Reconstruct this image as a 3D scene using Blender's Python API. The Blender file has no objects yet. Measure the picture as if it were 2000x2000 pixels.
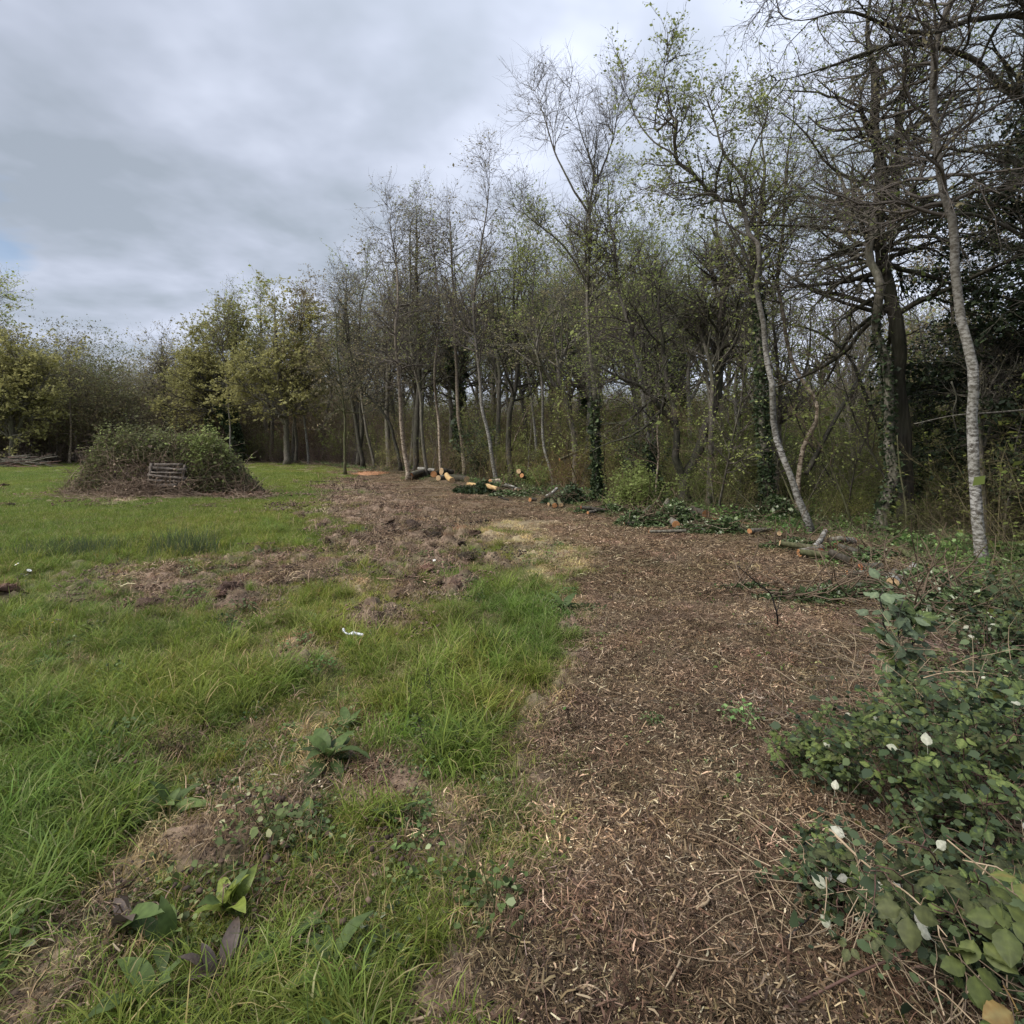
import bpy, math, random
import numpy as np
from mathutils import Vector, Matrix

# ------------------------------------------------------------------ camera, world, sun, exposure
scene = bpy.context.scene
COL = scene.collection
F, UC, VH, CH = 1100.0, 1000.0, 870.0, 1.6       # focal length / centre / horizon in photo pixels, eye height
cam_d = bpy.data.cameras.new('camera')
cam_d.sensor_width = 36.0
cam_d.lens = 36.0 * F / 2000.0
cam_d.shift_y = -(1000.0 - VH) / 2000.0
cam_d.clip_start = 0.05
cam_d.clip_end = 2000.0
cam = bpy.data.objects.new('camera', cam_d)
cam.location = (0, 0, CH)
cam.rotation_euler = (math.radians(90), 0, 0)
COL.objects.link(cam)
scene.camera = cam

SUN_AZ, SUN_EL = math.radians(-112), math.radians(48)   # azimuth clockwise from +Y
world = bpy.data.worlds.new('World')
scene.world = world
world.use_nodes = True
scene.view_settings.view_transform = 'Standard'
scene.view_settings.look = 'None'
scene.view_settings.exposure = 1.38
scene.view_settings.gamma = 1.0
scene.view_settings.use_curve_mapping = False


def build_world():
    nt = world.node_tree
    N, L = nt.nodes, nt.links
    N.clear()
    out = N.new('ShaderNodeOutputWorld')
    sky = N.new('ShaderNodeTexSky')
    sky.sky_type = 'NISHITA'
    sky.sun_disc = False
    sky.sun_elevation = SUN_EL
    sky.sun_rotation = SUN_AZ
    bg_sky = N.new('ShaderNodeBackground')
    bg_sky.inputs[1].default_value = 0.05
    L.new(sky.outputs[0], bg_sky.inputs[0])
    tc = N.new('ShaderNodeTexCoord')
    sep = N.new('ShaderNodeSeparateXYZ')
    L.new(tc.outputs['Generated'], sep.inputs[0])

    def math_(op, a, b=None, c=None):
        m = N.new('ShaderNodeMath'); m.operation = op
        for i, v in enumerate((a, b, c)):
            if v is None: continue
            if isinstance(v, (int, float)): m.inputs[i].default_value = v
            else: L.new(v, m.inputs[i])
        return m.outputs[0]
    z = math_('MAXIMUM', sep.outputs[2], 0.0)
    zz = math_('ADD', z, 0.16)
    cx = math_('DIVIDE', sep.outputs[0], zz)
    cy = math_('DIVIDE', sep.outputs[1], zz)
    comb = N.new('ShaderNodeCombineXYZ')
    L.new(cx, comb.inputs[0]); L.new(cy, comb.inputs[1])
    n1 = N.new('ShaderNodeTexNoise')
    n1.inputs['Scale'].default_value = 1.0
    n1.inputs['Detail'].default_value = 5
    n1.inputs['Roughness'].default_value = 0.48
    n1.inputs['Distortion'].default_value = 0.35
    L.new(comb.outputs[0], n1.inputs['Vector'])
    n2 = N.new('ShaderNodeTexNoise')
    n2.inputs['Scale'].default_value = 2.6
    n2.inputs['Detail'].default_value = 4
    n2.inputs['Roughness'].default_value = 0.5
    L.new(comb.outputs[0], n2.inputs['Vector'])
    nn = math_('MULTIPLY_ADD', n2.outputs['Fac'], 0.35, math_('MULTIPLY', n1.outputs['Fac'], 0.65))
    ramp = N.new('ShaderNodeValToRGB')
    r = ramp.color_ramp
    r.elements[0].position = 0.41; r.elements[0].color = (0.139, 0.158, 0.185, 1)
    r.elements[1].position = 0.59; r.elements[1].color = (0.248, 0.267, 0.318, 1)
    e = r.elements.new(0.5); e.color = (0.186, 0.204, 0.245, 1)
    L.new(nn, ramp.inputs[0])
    # thinner, brighter cloud over the wood and a little towards the zenith
    dot = N.new('ShaderNodeVectorMath'); dot.operation = 'DOT_PRODUCT'
    az, el = math.radians(38), math.radians(24)
    dot.inputs[1].default_value = (math.sin(az) * math.cos(el), math.cos(az) * math.cos(el), math.sin(el))
    L.new(tc.outputs['Generated'], dot.inputs[0])
    g = math_('POWER', math_('MAXIMUM', dot.outputs['Value'], 0.0), 3.0)
    gain = math_('MULTIPLY_ADD', g, 0.55, math_('MULTIPLY_ADD', math_('POWER', z, 5.0), 2.4, math_('MULTIPLY_ADD', math_('POWER', math_('SUBTRACT', 1.0, z), 3.0), 0.38, 0.98)))
    bg_c = N.new('ShaderNodeBackground')
    L.new(ramp.outputs[0], bg_c.inputs[0])
    L.new(gain, bg_c.inputs[1])
    # one small gap of blue low on the left
    v = Vector((-0.93, 1.0, 0.40)).normalized()
    d2 = N.new('ShaderNodeVectorMath'); d2.operation = 'DOT_PRODUCT'
    d2.inputs[1].default_value = v
    L.new(tc.outputs['Generated'], d2.inputs[0])
    k = math_('ADD', d2.outputs['Value'], math_('MULTIPLY', math_('SUBTRACT', n2.outputs['Fac'], 0.5), 0.012))
    mr = N.new('ShaderNodeMapRange')
    mr.inputs[1].default_value = 0.9978; mr.inputs[2].default_value = 0.9999
    mr.inputs[3].default_value = 0.04; mr.inputs[4].default_value = 0.75
    mr.interpolation_type = 'SMOOTHSTEP'
    L.new(k, mr.inputs[0])
    mix = N.new('ShaderNodeMixShader')
    L.new(mr.outputs[0], mix.inputs[0])
    L.new(bg_c.outputs[0], mix.inputs[1]); L.new(bg_sky.outputs[0], mix.inputs[2])
    L.new(mix.outputs[0], out.inputs[0])


build_world()
sun_d = bpy.data.lights.new('sun', 'SUN')
sun_d.energy = 2.0
sun_d.angle = math.radians(35)
sun_d.color = (1.0, 0.95, 0.86)
sun = bpy.data.objects.new('sun', sun_d)
sun.rotation_euler = (math.radians(90) - SUN_EL, 0, -SUN_AZ + math.pi)
sun.rotation_euler = (Vector((math.sin(SUN_AZ) * math.cos(SUN_EL), math.cos(SUN_AZ) * math.cos(SUN_EL), math.sin(SUN_EL)))).to_track_quat('Z', 'Y').to_euler()
COL.objects.link(sun)

RNG = np.random.default_rng(7)
random.seed(7)

# ------------------------------------------------------------------ noise
_perm = np.random.default_rng(3).permutation(512)


def _hash(ix, iy):
    return _perm[(_perm[ix & 511] + iy) & 511]


def noise2(x, y, seed=0):
    x = np.asarray(x, float) + seed * 17.31; y = np.asarray(y, float) + seed * 9.77
    ix = np.floor(x).astype(int); iy = np.floor(y).astype(int)
    fx = x - ix; fy = y - iy
    u = fx * fx * (3 - 2 * fx); v = fy * fy * (3 - 2 * fy)
    h = lambda a, b: _hash(a, b) / 255.5 - 1.0
    return (h(ix, iy) * (1 - u) + h(ix + 1, iy) * u) * (1 - v) + (h(ix, iy + 1) * (1 - u) + h(ix + 1, iy + 1) * u) * v


def fbm(x, y, o=4, seed=0):
    s = 0; a = 0.5; f = 1.0
    for i in range(o):
        s = s + a * noise2(np.asarray(x) * f, np.asarray(y) * f, seed + i * 3); a *= 0.5; f *= 2.03
    return s


def sstep(a, b, x):
    t = np.clip((x - a) / (b - a), 0, 1)
    return t * t * (3 - 2 * t)


# ------------------------------------------------------------------ where things stand on the ground
def gp(u, v):
    d = CH * F / (v - VH)
    return ((u - UC) / F * d, d)


def at(u, v, d):
    return np.array([(u - UC) / F * d, d, CH + (VH - v) / F * d])


GV = [880, 905, 930, 960, 985, 1010, 1040, 1070, 1100, 1130, 1160, 1200, 1230, 1260, 1300, 1350, 1400, 1450, 1500, 1550, 1600, 1650, 1700, 1800, 1900, 2000]
GM = ['333333222111111111111', '776334321111111111111', '884159821111111111111', '883369821111111111111', '888888621111111111111',
      '999997522111111111111', '999999842431111111111', '999999953574111111111', '999865354576111111111', '997423445585111111111',
      '996546743685111111111', '757746754894000000000', '999976632896000000000', '999998545896000000000', '999896878892000000000',
      '998899789981000000000', '999978998850000000000', '997356899841000000000', '985784668952000000000', '997875435531000000000',
      '995533654651000000000', '974523435740000000000', '762455556741000000000', '922677888720000000000', '814777998620000000000',
      '737889998630000000000']
GA = np.array([[float(c) for c in r] for r in GM]) / 9.0
# dry straw coloured grass (2nd map: soft blobs u,v,ru,rv,weight)
STRAW = [(1010, 1058, 55, 14, .9), (1110, 1105, 40, 26, .9), (1095, 1150, 35, 30, 1.), (1010, 1030, 60, 14, 1.0), (1060, 1085, 75, 26, .9), (960, 1045, 60, 20, .9), (1090, 1150, 40, 50, .8), (590, 1480, 45, 45, 1.0), (740, 1330, 45, 30, .9), (590, 1290, 50, 25, .8), (1060, 1610, 60, 60, .6),
         (250, 975, 180, 10, .8), (900, 1640, 90, 90, .4), (700, 1150, 30, 15, .8), (1080, 1400, 40, 60, .5), (260, 1700, 90, 60, .7), (860, 1530, 60, 30, .6), (130, 1860, 80, 60, .5)]
# tall lush tussocks
LUSH = [(1030, 1220, 90, 70, 1.0), (1050, 1170, 70, 40, .9), (100, 1580, 170, 140, 1.), (500, 1330, 90, 40, .9), (760, 1310, 120, 50, .35), (250, 1230, 230, 60, .6), (50, 1850, 80, 160, 1.), (300, 1400, 130, 60, .7),
        (820, 1480, 110, 50, .8), (520, 1060, 160, 25, .8), (200, 1070, 190, 30, .6), (650, 1250, 60, 25, .4), (900, 1360, 110, 60, .35), (180, 1420, 160, 60, .7)]
NOCOVER = [(850, 935, 60, 9, 1), (960, 952, 50, 8, .8), (1600, 1066, 40, 26, 1), (1650, 1070, 60, 22, 1), (1710, 1084, 60, 8, .7), (1790, 1105, 30, 14, .7), (1765, 1135, 30, 20, .7), (1320, 1022, 40, 14, .9), (1440, 1026, 60, 12, 1), (725, 926, 60, 10, 1), (1090, 985, 25, 8, 1), (1850, 1185, 45, 25, .8)]
MOUNDS = [(385, 1118, .50, .20), (470, 1105, .25, .10), (325, 1462, .22, .10), (270, 1490, .15, .05), (450, 1655, .22, .10), (520, 1600, .14, .04), (120, 1900, .22, .09), (600, 1500, .14, .07), (530, 1085, .30, .08),
          (640, 1095, .2, .07), (700, 1075, .3, .07), (240, 1795, .12, -.08), (200, 1165, .25, .06), (470, 1195, .18, .05), (590, 1720, .14, .06), (700, 1480, .15, .03), (800, 1135, .25, .06), (720, 1010, .5, .08), (620, 970, .5, .07)]


def blobs(lst, u, v):
    m = np.zeros_like(u)
    for a, b, ru, rv, w in lst:
        m = np.maximum(m, w * np.exp(-((u - a) / ru) ** 2 - ((v - b) / rv) ** 2))
    return m


EDGE = np.array([(-70, 56), (-30, 56), (-17, 47), (-6.4, 31), (0, 18.4), (2.6, 13.2), (4.2, 10.7), (5.1, 8.9), (4.9, 6.6), (3.6, 5.0), (2.45, 3.8), (1.55, 2.7), (1.12, 2.0), (1.12, 1.2), (1.5, 0.0), (2.0, -6), (3, -40)])


def wood_dist(x, y):
    """signed distance to the edge of the wood, positive inside the wood"""
    x = np.asarray(x, float); y = np.asarray(y, float)
    best = np.full(x.shape, 1e9); sgn = np.ones(x.shape)
    for a, b in zip(EDGE[:-1], EDGE[1:]):
        e = b - a
        t = np.clip(((x - a[0]) * e[0] + (y - a[1]) * e[1]) / (e @ e), 0, 1)
        dx = x - a[0] - t * e[0]; dy = y - a[1] - t * e[1]
        d = np.hypot(dx, dy)
        c = e[0] * dy - e[1] * dx
        m = d < best
        best = np.where(m, d, best); sgn = np.where(m, np.where(c > 0, 1, -1), sgn)
    return best * sgn


def masks(x, y):
    x = np.asarray(x, float); y = np.asarray(y, float)
    yy = np.maximum(y, 0.9)
    wob = 0.05 + 0.02 * yy
    xw = x + wob * 3.0 * fbm(x * 1.3, y * 1.3, 3, 5); yw = yy + wob * 3.0 * fbm(x * 1.3, y * 1.3, 3, 9)
    yw = np.maximum(yw, 0.8)
    u = UC + F * xw / yw; v = VH + CH * F / yw
    uc = np.clip(u, 0, 1999.9) / 100.0
    vi = np.interp(np.clip(v, 880, 1999.9), GV, np.arange(len(GV)))
    iu = np.floor(uc).astype(int); iv = np.minimum(np.floor(vi).astype(int), len(GV) - 2)
    fu = uc - iu; fv = vi - iv
    g = (GA[iv, iu] * (1 - fu) + GA[iv, iu + 1] * fu) * (1 - fv) + (GA[iv + 1, iu] * (1 - fu) + GA[iv + 1, iu + 1] * fu) * fv
    g = g + (0.72 * fbm(x * 2.8, y * 2.8, 4, 2) + .32 * fbm(x * .9, y * .9, 3, 12)) * sstep(0.08, 0.35, g)
    g = g + .05 * sstep(1280, 1420, v) * sstep(.12, .35, g)
    w = wood_dist(x, y)
    g = np.where(w > 0, g * np.exp(-w * 2), g)
    g = np.where((x < -1.5) & (y < 1.0), 0.85, g)
    g = np.clip(g, 0, 1)
    s = blobs(STRAW, u, v)
    l = blobs(LUSH, u, v)
    bound = np.interp(v, [880, 905, 960, 1010, 1040, 1080, 1120, 1200, 1300, 1400, 1500, 1700, 2000], [480, 560, 740, 880, 960, 1130, 1100, 1150, 1110, 1060, 1030, 1060, 960])
    mulch = sstep(-60, 60, u - bound)
    return dict(g=g, s=s, l=l, w=w, mulch=mulch, u=u, v=v)


def H(x, y, m=None):
    x = np.asarray(x, float); y = np.asarray(y, float)
    if m is None: m = masks(x, y)
    r = np.hypot(x, y)
    h = 0.05 * fbm(x * 0.35, y * 0.35, 3, 21) + 0.035 * fbm(x * 1.7, y * 1.7, 3, 22)
    churn = (1 - m['mulch']) * (1 - sstep(0.35, 0.7, m['g'])) * np.clip(1 - m['w'] * -0.0, 0, 1)
    h = h + churn * (.4 + .6 * sstep(2.5, 5, r)) * (0.09 * sstep(.02, .30, fbm(x * 2.6, y * 2.6, 3, 31)) + 0.13 * np.abs(fbm(x * 5, y * 5, 3, 34)) + 0.06 * fbm(x * 11, y * 11, 3, 33))
    h = h + 0.012 * fbm(x * 9, y * 9, 2, 35)
    for a, b, rr, hh in MOUNDS:
        px_, py_ = gp(a, b)
        q = np.exp(-(((x - px_) ** 2 + ((y - py_)) ** 2) / rr ** 2))
        h = h + hh * .6 * q * (1 + 1.2 * fbm(x * 7, y * 7, 4, 41))
    wd = m['w']
    h = h - 0.25 * sstep(1.5, 6, wd) + 0.06 * np.exp(-((wd - 0.3) / 0.5) ** 2)
    h = h * (0.35 + 0.65 * sstep(60, 8, r))
    return h


def h1(x, y): return float(H(np.array([x]), np.array([y]))[0])


def ground(u, v):
    x, y = gp(u, v)
    return Vector((x, y, h1(x, y)))


# ------------------------------------------------------------------ mesh helpers
def new_mesh(name, verts, faces_list, mats=(), attrs=None, smooth=True, loop_uv=None):
    """faces_list: list of (M,k) int arrays"""
    me = bpy.data.meshes.new(name)
    verts = np.asarray(verts, np.float32)
    nv = len(verts)
    me.vertices.add(nv)
    me.vertices.foreach_set('co', verts.ravel())
    loops = np.concatenate([f.ravel() for f in faces_list]).astype(np.int32)
    sizes = np.concatenate([np.full(len(f), f.shape[1], np.int32) for f in faces_list])
    starts = np.concatenate([[0], np.cumsum(sizes)[:-1]]).astype(np.int32)
    me.loops.add(len(loops)); me.loops.foreach_set('vertex_index', loops)
    me.polygons.add(len(sizes)); me.polygons.foreach_set('loop_start', starts)
    me.polygons.foreach_set('loop_total', sizes)
    if smooth: me.polygons.foreach_set('use_smooth', np.ones(len(sizes), bool))
    for m in mats: me.materials.append(m)
    if attrs:
        for k, a in attrs.items():
            a = np.asarray(a, np.float32)
            if a.ndim == 2 and a.shape[1] == 3: a = np.concatenate([a, np.ones((len(a), 1), np.float32)], 1)
            if a.ndim == 1:
                at_ = me.attributes.new(k, 'FLOAT', 'POINT'); at_.data.foreach_set('value', a)
            else:
                at_ = me.attributes.new(k, 'FLOAT_COLOR', 'POINT'); at_.data.foreach_set('color', a.ravel())
    me.update(calc_edges=True)
    return me


class Geo:
    def __init__(s): s.v = []; s.f = []; s.n = 0; s.c = []
    def add(s, v, f, c=0.5):
        v = np.asarray(v, float).reshape(-1, 3)
        s.v.append(v)
        for q in (f if isinstance(f, list) else [f]): s.f.append(np.asarray(q, int) + s.n)
        s.c.append(np.broadcast_to(np.asarray(c, float), (len(v),)).copy())
        s.n += len(v)
    def mesh(s, name, mats, smooth=True, origin=None):
        V = np.concatenate(s.v)
        if origin is not None: V = V - np.asarray(origin)
        return new_mesh(name, V, s.f, mats, {'c': np.concatenate(s.c)}, smooth)


def unit(a):
    return a / np.maximum(np.linalg.norm(a, axis=-1, keepdims=True), 1e-9)


def tubes(geo, P, R, S, c=None, cap=False, noise=0.0, rng=RNG):
    """P (N,K,3), R (N,K)"""
    P = np.asarray(P, float); R = np.asarray(R, float)
    N_, K = P.shape[:2]
    T = np.empty_like(P)
    T[:, 1:-1] = P[:, 2:] - P[:, :-2]; T[:, 0] = P[:, 1] - P[:, 0]; T[:, -1] = P[:, -1] - P[:, -2]
    T = unit(T)
    ref = np.where(np.abs(T[:, :1, 2:3]) > 0.8, np.array([[[1., 0, 0]]]), np.array([[[0, 0, 1.]]]))
    A = unit(np.cross(T, np.broadcast_to(ref, T.shape))); B = np.cross(T, A)
    ph = np.arange(S) / S * 2 * np.pi
    cs = np.cos(ph)[None, None, :, None]; sn = np.sin(ph)[None, None, :, None]
    RR = R[:, :, None, None]
    if noise: RR = RR * (1 + noise * rng.standard_normal((N_, K, S, 1)))
    V = P[:, :, None, :] + RR * (A[:, :, None, :] * cs + B[:, :, None, :] * sn)
    idx = np.arange(N_ * K * S).reshape(N_, K, S)
    a = idx[:, :-1]; b = idx[:, 1:]
    Fq = np.stack([a, np.roll(a, -1, 2), np.roll(b, -1, 2), b], -1).reshape(-1, 4)
    fl = [Fq]
    if cap:
        fl.append(idx[:, -1, :].reshape(-1, S)); fl.append(idx[:, 0, ::-1].reshape(-1, S))
    cc = 0.5 if c is None else np.repeat(np.asarray(c, float), K * S)
    geo.add(V.reshape(-1, 3), fl, cc)


def grow(rng, P0, D0, L, K, wander, up):
    """random walk polylines. P0,D0 (N,3), L (N,)"""
    N_ = len(P0)
    P = np.empty((N_, K + 1, 3)); P[:, 0] = P0
    d = unit(D0)
    for i in range(K):
        d = unit(d + wander * rng.standard_normal((N_, 3)) + np.array([0, 0, up]))
        P[:, i + 1] = P[:, i] + d * (L / K)[:, None]
    return P


def children(rng, P, R, n, t0, t1, ang, angv, lens, K, wander, up, rr=0.6, rmin=0.0015, taper=0.85, flat=0.0):
    """spawn n children off the polylines P"""
    N_, K1 = P.shape[:2]
    seg = np.linalg.norm(P[:, 1:] - P[:, :-1], axis=2)
    tot = seg.sum(1)
    pi = rng.choice(N_, n, p=tot / tot.sum())
    t = t0 + (t1 - t0) * rng.random(n)
    f = t * (K1 - 1); i = np.minimum(f.astype(int), K1 - 2); f = (f - i)
    p = P[pi, i] * (1 - f)[:, None] + P[pi, i + 1] * f[:, None]
    r = R[pi, i] * (1 - f) + R[pi, i + 1] * f
    T = unit(P[pi, i + 1] - P[pi, i])
    rnd = rng.standard_normal((n, 3)); rnd[:, 2] *= (1 - flat)
    side = unit(rnd - (rnd * T).sum(1, keepdims=True) * T)
    a = np.radians(ang + angv * rng.standard_normal(n))[:, None]
    D = T * np.cos(a) + side * np.sin(a)
    L = lens(t, rng) if callable(lens) else lens * (0.5 + rng.random(n))
    if np.ndim(L) == 0: L = np.full(n, L)
    # children are shorter when the parent is short
    Pc = grow(rng, p, D, L, K, wander, up)
    r0 = np.maximum(r * rr, rmin)
    tt = np.linspace(0, 1, K + 1)
    Rc = r0[:, None] * (1 - taper * tt[None, :]) + 0.0003
    return Pc, Rc, L, pi


def leaf_quads(geo, rng, pts, size, up=0.3, asp=0.6, sv=0.35, droop=0.0):
    n = len(pts)
    a = rng.standard_normal((n, 3)); a[:, 2] = a[:, 2] * 0.6 - droop; a = unit(a)
    nrm = rng.standard_normal((n, 3)); nrm[:, 2] = np.abs(nrm[:, 2]) + up
    b = unit(np.cross(nrm, a)); nr = np.cross(a, b)
    s = (size * np.exp(sv * rng.standard_normal(n)))[:, None]
    V = np.stack([pts, pts + a * s * 0.5 + b * s * asp * 0.5 + nr * s * .08, pts + a * s, pts + a * s * 0.5 - b * s * asp * 0.5 + nr * s * .08], 1)
    idx = np.arange(n * 4).reshape(n, 4)
    geo.add(V.reshape(-1, 3), idx, np.repeat(rng.random(n), 4))


def leaf_ovals(geo, rng, pts, size, asp=.75, up=.7):
    n = len(pts)
    a = rng.standard_normal((n, 3)); a[:, 2] = a[:, 2] * .5 - .2; a = unit(a)
    nrm = rng.standard_normal((n, 3)); nrm[:, 2] = np.abs(nrm[:, 2]) + up
    b = unit(np.cross(nrm, a)); nr = np.cross(a, b)
    s = (size * np.exp(.35 * rng.standard_normal(n)))[:, None]; w = s * asp * .5
    V = np.stack([pts, pts + a * s * .25 + b * w * .85 + nr * s * .08, pts + a * s * .6 + b * w * .9 + nr * s * .08, pts + a * s, pts + a * s * .6 - b * w * .9 + nr * s * .08, pts + a * s * .25 - b * w * .85 + nr * s * .08, pts + a * s * .45], 1)
    idx = np.arange(n * 7).reshape(n, 7)
    geo.add(V.reshape(-1, 3), np.concatenate([idx[:, [0, 1, 2, 6]], idx[:, [6, 2, 3, 4]], idx[:, [0, 6, 4, 5]]]), np.repeat(rng.random(n), 7))


def sample_on(rng, P, n, t0=0.2, t1=1.0, jit=0.0):
    N_, K1 = P.shape[:2]
    pi = rng.integers(0, N_, n)
    f = (t0 + (t1 - t0) * rng.random(n)) * (K1 - 1); i = np.minimum(f.astype(int), K1 - 2); f = (f - i)[:, None]
    p = P[pi, i] * (1 - f) + P[pi, i + 1] * f
    return p + jit * rng.standard_normal((n, 3)) if jit else p


def link(name, me, parent=None, loc=None, **props):
    o = bpy.data.objects.new(name, me)
    COL.objects.link(o)
    if parent is not None: o.parent = parent
    if loc is not None: o.location = loc
    for k, v in props.items(): o[k] = v
    return o


def thing(name, label, cat, loc=(0, 0, 0), group=None, rz=0.0):
    o = link(name, None, loc=loc)
    o.rotation_euler = (0, 0, rz)
    o.empty_display_size = 0.2
    o['label'] = label; o['category'] = cat
    if group: o['group'] = group
    return o


def dup(root, loc, rz, scale=1.0, label=None, name=None, swap=None):
    r = root.copy(); COL.objects.link(r)
    if name: r.name = name
    r.location = loc; r.rotation_euler = (0, 0, rz); r.scale = (scale,) * 3
    if label: r['label'] = label
    for ch in list(root.children):
        c = ch.copy(); COL.objects.link(c); c.parent = r
        if swap and c.name.split('.')[0] in swap:
            c.material_slots[0].link = 'OBJECT'; c.material_slots[0].material = swap[c.name.split('.')[0]]
    return r


# ------------------------------------------------------------------ materials
def mat(name):
    m = bpy.data.materials.new(name); m.use_nodes = True
    nt = m.node_tree; nt.nodes.clear()
    out = nt.nodes.new('ShaderNodeOutputMaterial')
    return m, nt, nt.nodes, nt.links, out


def ramp_node(N, stops):
    r = N.new('ShaderNodeValToRGB'); cr = r.color_ramp
    cr.elements[0].position = stops[0][0]; cr.elements[0].color = (*stops[0][1], 1)
    cr.elements[1].position = stops[-1][0]; cr.elements[1].color = (*stops[-1][1], 1)
    for p, c in stops[1:-1]:
        e = cr.elements.new(p); e.color = (*c, 1)
    return r


def leaf_mat(name, stops, trans=0.35, rough=0.55, tint=False, obj_var=0.0, grad=False, spec=0.3):
    m, nt, N, L, out = mat(name)
    at_ = N.new('ShaderNodeAttribute'); at_.attribute_name = 'c'
    fac = at_.outputs['Fac']
    if obj_var:
        oi = N.new('ShaderNodeObjectInfo')
        mm = N.new('ShaderNodeMath'); mm.operation = 'MULTIPLY_ADD'
        L.new(oi.outputs['Random'], mm.inputs[0]); mm.inputs[1].default_value = obj_var
        m2 = N.new('ShaderNodeMath'); m2.operation = 'MULTIPLY'
        L.new(fac, m2.inputs[0]); m2.inputs[1].default_value = 1 - obj_var
        L.new(m2.outputs[0], mm.inputs[2]); fac = mm.outputs[0]
    r = ramp_node(N, stops); L.new(fac, r.inputs[0])
    col = r.outputs[0]
    if tint:
        ta = N.new('ShaderNodeAttribute'); ta.attribute_type = 'INSTANCER'; ta.attribute_name = 'tint'
        mx = N.new('ShaderNodeMix'); mx.data_type = 'RGBA'; mx.blend_type = 'MULTIPLY'
        mx.inputs[0].default_value = 1.0
        L.new(col, mx.inputs[6]); L.new(ta.outputs['Color'], mx.inputs[7]); col = mx.outputs[2]
    p = N.new('ShaderNodeBsdfPrincipled')
    p.inputs['Roughness'].default_value = rough
    p.inputs['Specular IOR Level'].default_value = spec
    L.new(col, p.inputs['Base Color'])
    if trans > 0:
        t = N.new('ShaderNodeBsdfTranslucent'); L.new(col, t.inputs[0])
        mix = N.new('ShaderNodeMixShader'); mix.inputs[0].default_value = trans
        L.new(p.outputs[0], mix.inputs[1]); L.new(t.outputs[0], mix.inputs[2]); L.new(mix.outputs[0], out.inputs[0])
    else:
        L.new(p.outputs[0], out.inputs[0])
    return m


def bark_mat(name, dark, mid, light, scale=6.0, stretch=0.25, bump=0.5, birch=False, moss=None):
    m, nt, N, L, out = mat(name)
    tc = N.new('ShaderNodeTexCoord')
    mp = N.new('ShaderNodeMapping'); mp.inputs['Scale'].default_value = (1, 1, stretch if not birch else 2.0)
    L.new(tc.outputs['Object'], mp.inputs[0])
    n = N.new('ShaderNodeTexNoise'); n.inputs['Scale'].default_value = scale * (2.2 if birch else 4)
    n.inputs['Detail'].default_value = 6; n.inputs['Roughness'].default_value = 0.65
    L.new(mp.outputs[0], n.inputs['Vector'])
    n2 = N.new('ShaderNodeTexNoise'); n2.inputs['Scale'].default_value = 1.7; n2.inputs['Detail'].default_value = 5
    L.new(tc.outputs['Object'], n2.inputs['Vector'])
    if birch: r = ramp_node(N, [(0.40, dark), (0.47, mid), (0.56, light)])
    else: r = ramp_node(N, [(0.35, dark), (0.52, mid), (0.68, light)])
    L.new(n.outputs['Fac'], r.inputs[0])
    r2 = ramp_node(N, [(0.42, (0, 0, 0)), (0.62, (1, 1, 1))]); L.new(n2.outputs['Fac'], r2.inputs[0])
    mx = N.new('ShaderNodeMix'); mx.data_type = 'RGBA'
    L.new(r2.outputs[0], mx.inputs[0])
    L.new(r.outputs[0], mx.inputs[6]); mx.inputs[7].default_value = (*(moss or mid), 1)
    mx2 = N.new('ShaderNodeMix'); mx2.data_type = 'RGBA'; mx2.inputs[0].default_value = 0.45
    L.new(r.outputs[0], mx2.inputs[6]); L.new(mx.outputs[2], mx2.inputs[7])
    p = N.new('ShaderNodeBsdfPrincipled'); p.inputs['Roughness'].default_value = 0.85; p.inputs['Specular IOR Level'].default_value = 0.2
    colout = mx2.outputs[2]
    if birch:       # young upper bark is darker and browner than the old white bark below
        sp = N.new('ShaderNodeSeparateXYZ'); L.new(tc.outputs['Object'], sp.inputs[0])
        mr = N.new('ShaderNodeMapRange'); mr.inputs[1].default_value = 2.2; mr.inputs[2].default_value = 5.0; mr.inputs[3].default_value = 0.0; mr.inputs[4].default_value = 0.72
        L.new(sp.outputs[2], mr.inputs[0])
        m3 = N.new('ShaderNodeMix'); m3.data_type = 'RGBA'; L.new(mr.outputs[0], m3.inputs[0]); L.new(colout, m3.inputs[6]); m3.inputs[7].default_value = (.10, .085, .07, 1)
        colout = m3.outputs[2]
    L.new(colout, p.inputs['Base Color'])
    b = N.new('ShaderNodeBump'); b.inputs['Strength'].default_value = bump; b.inputs['Distance'].default_value = 0.01
    L.new(n.outputs['Fac'], b.inputs['Height']); L.new(b.outputs[0], p.inputs['Normal'])
    L.new(p.outputs[0], out.inputs[0])
    return m


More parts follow.
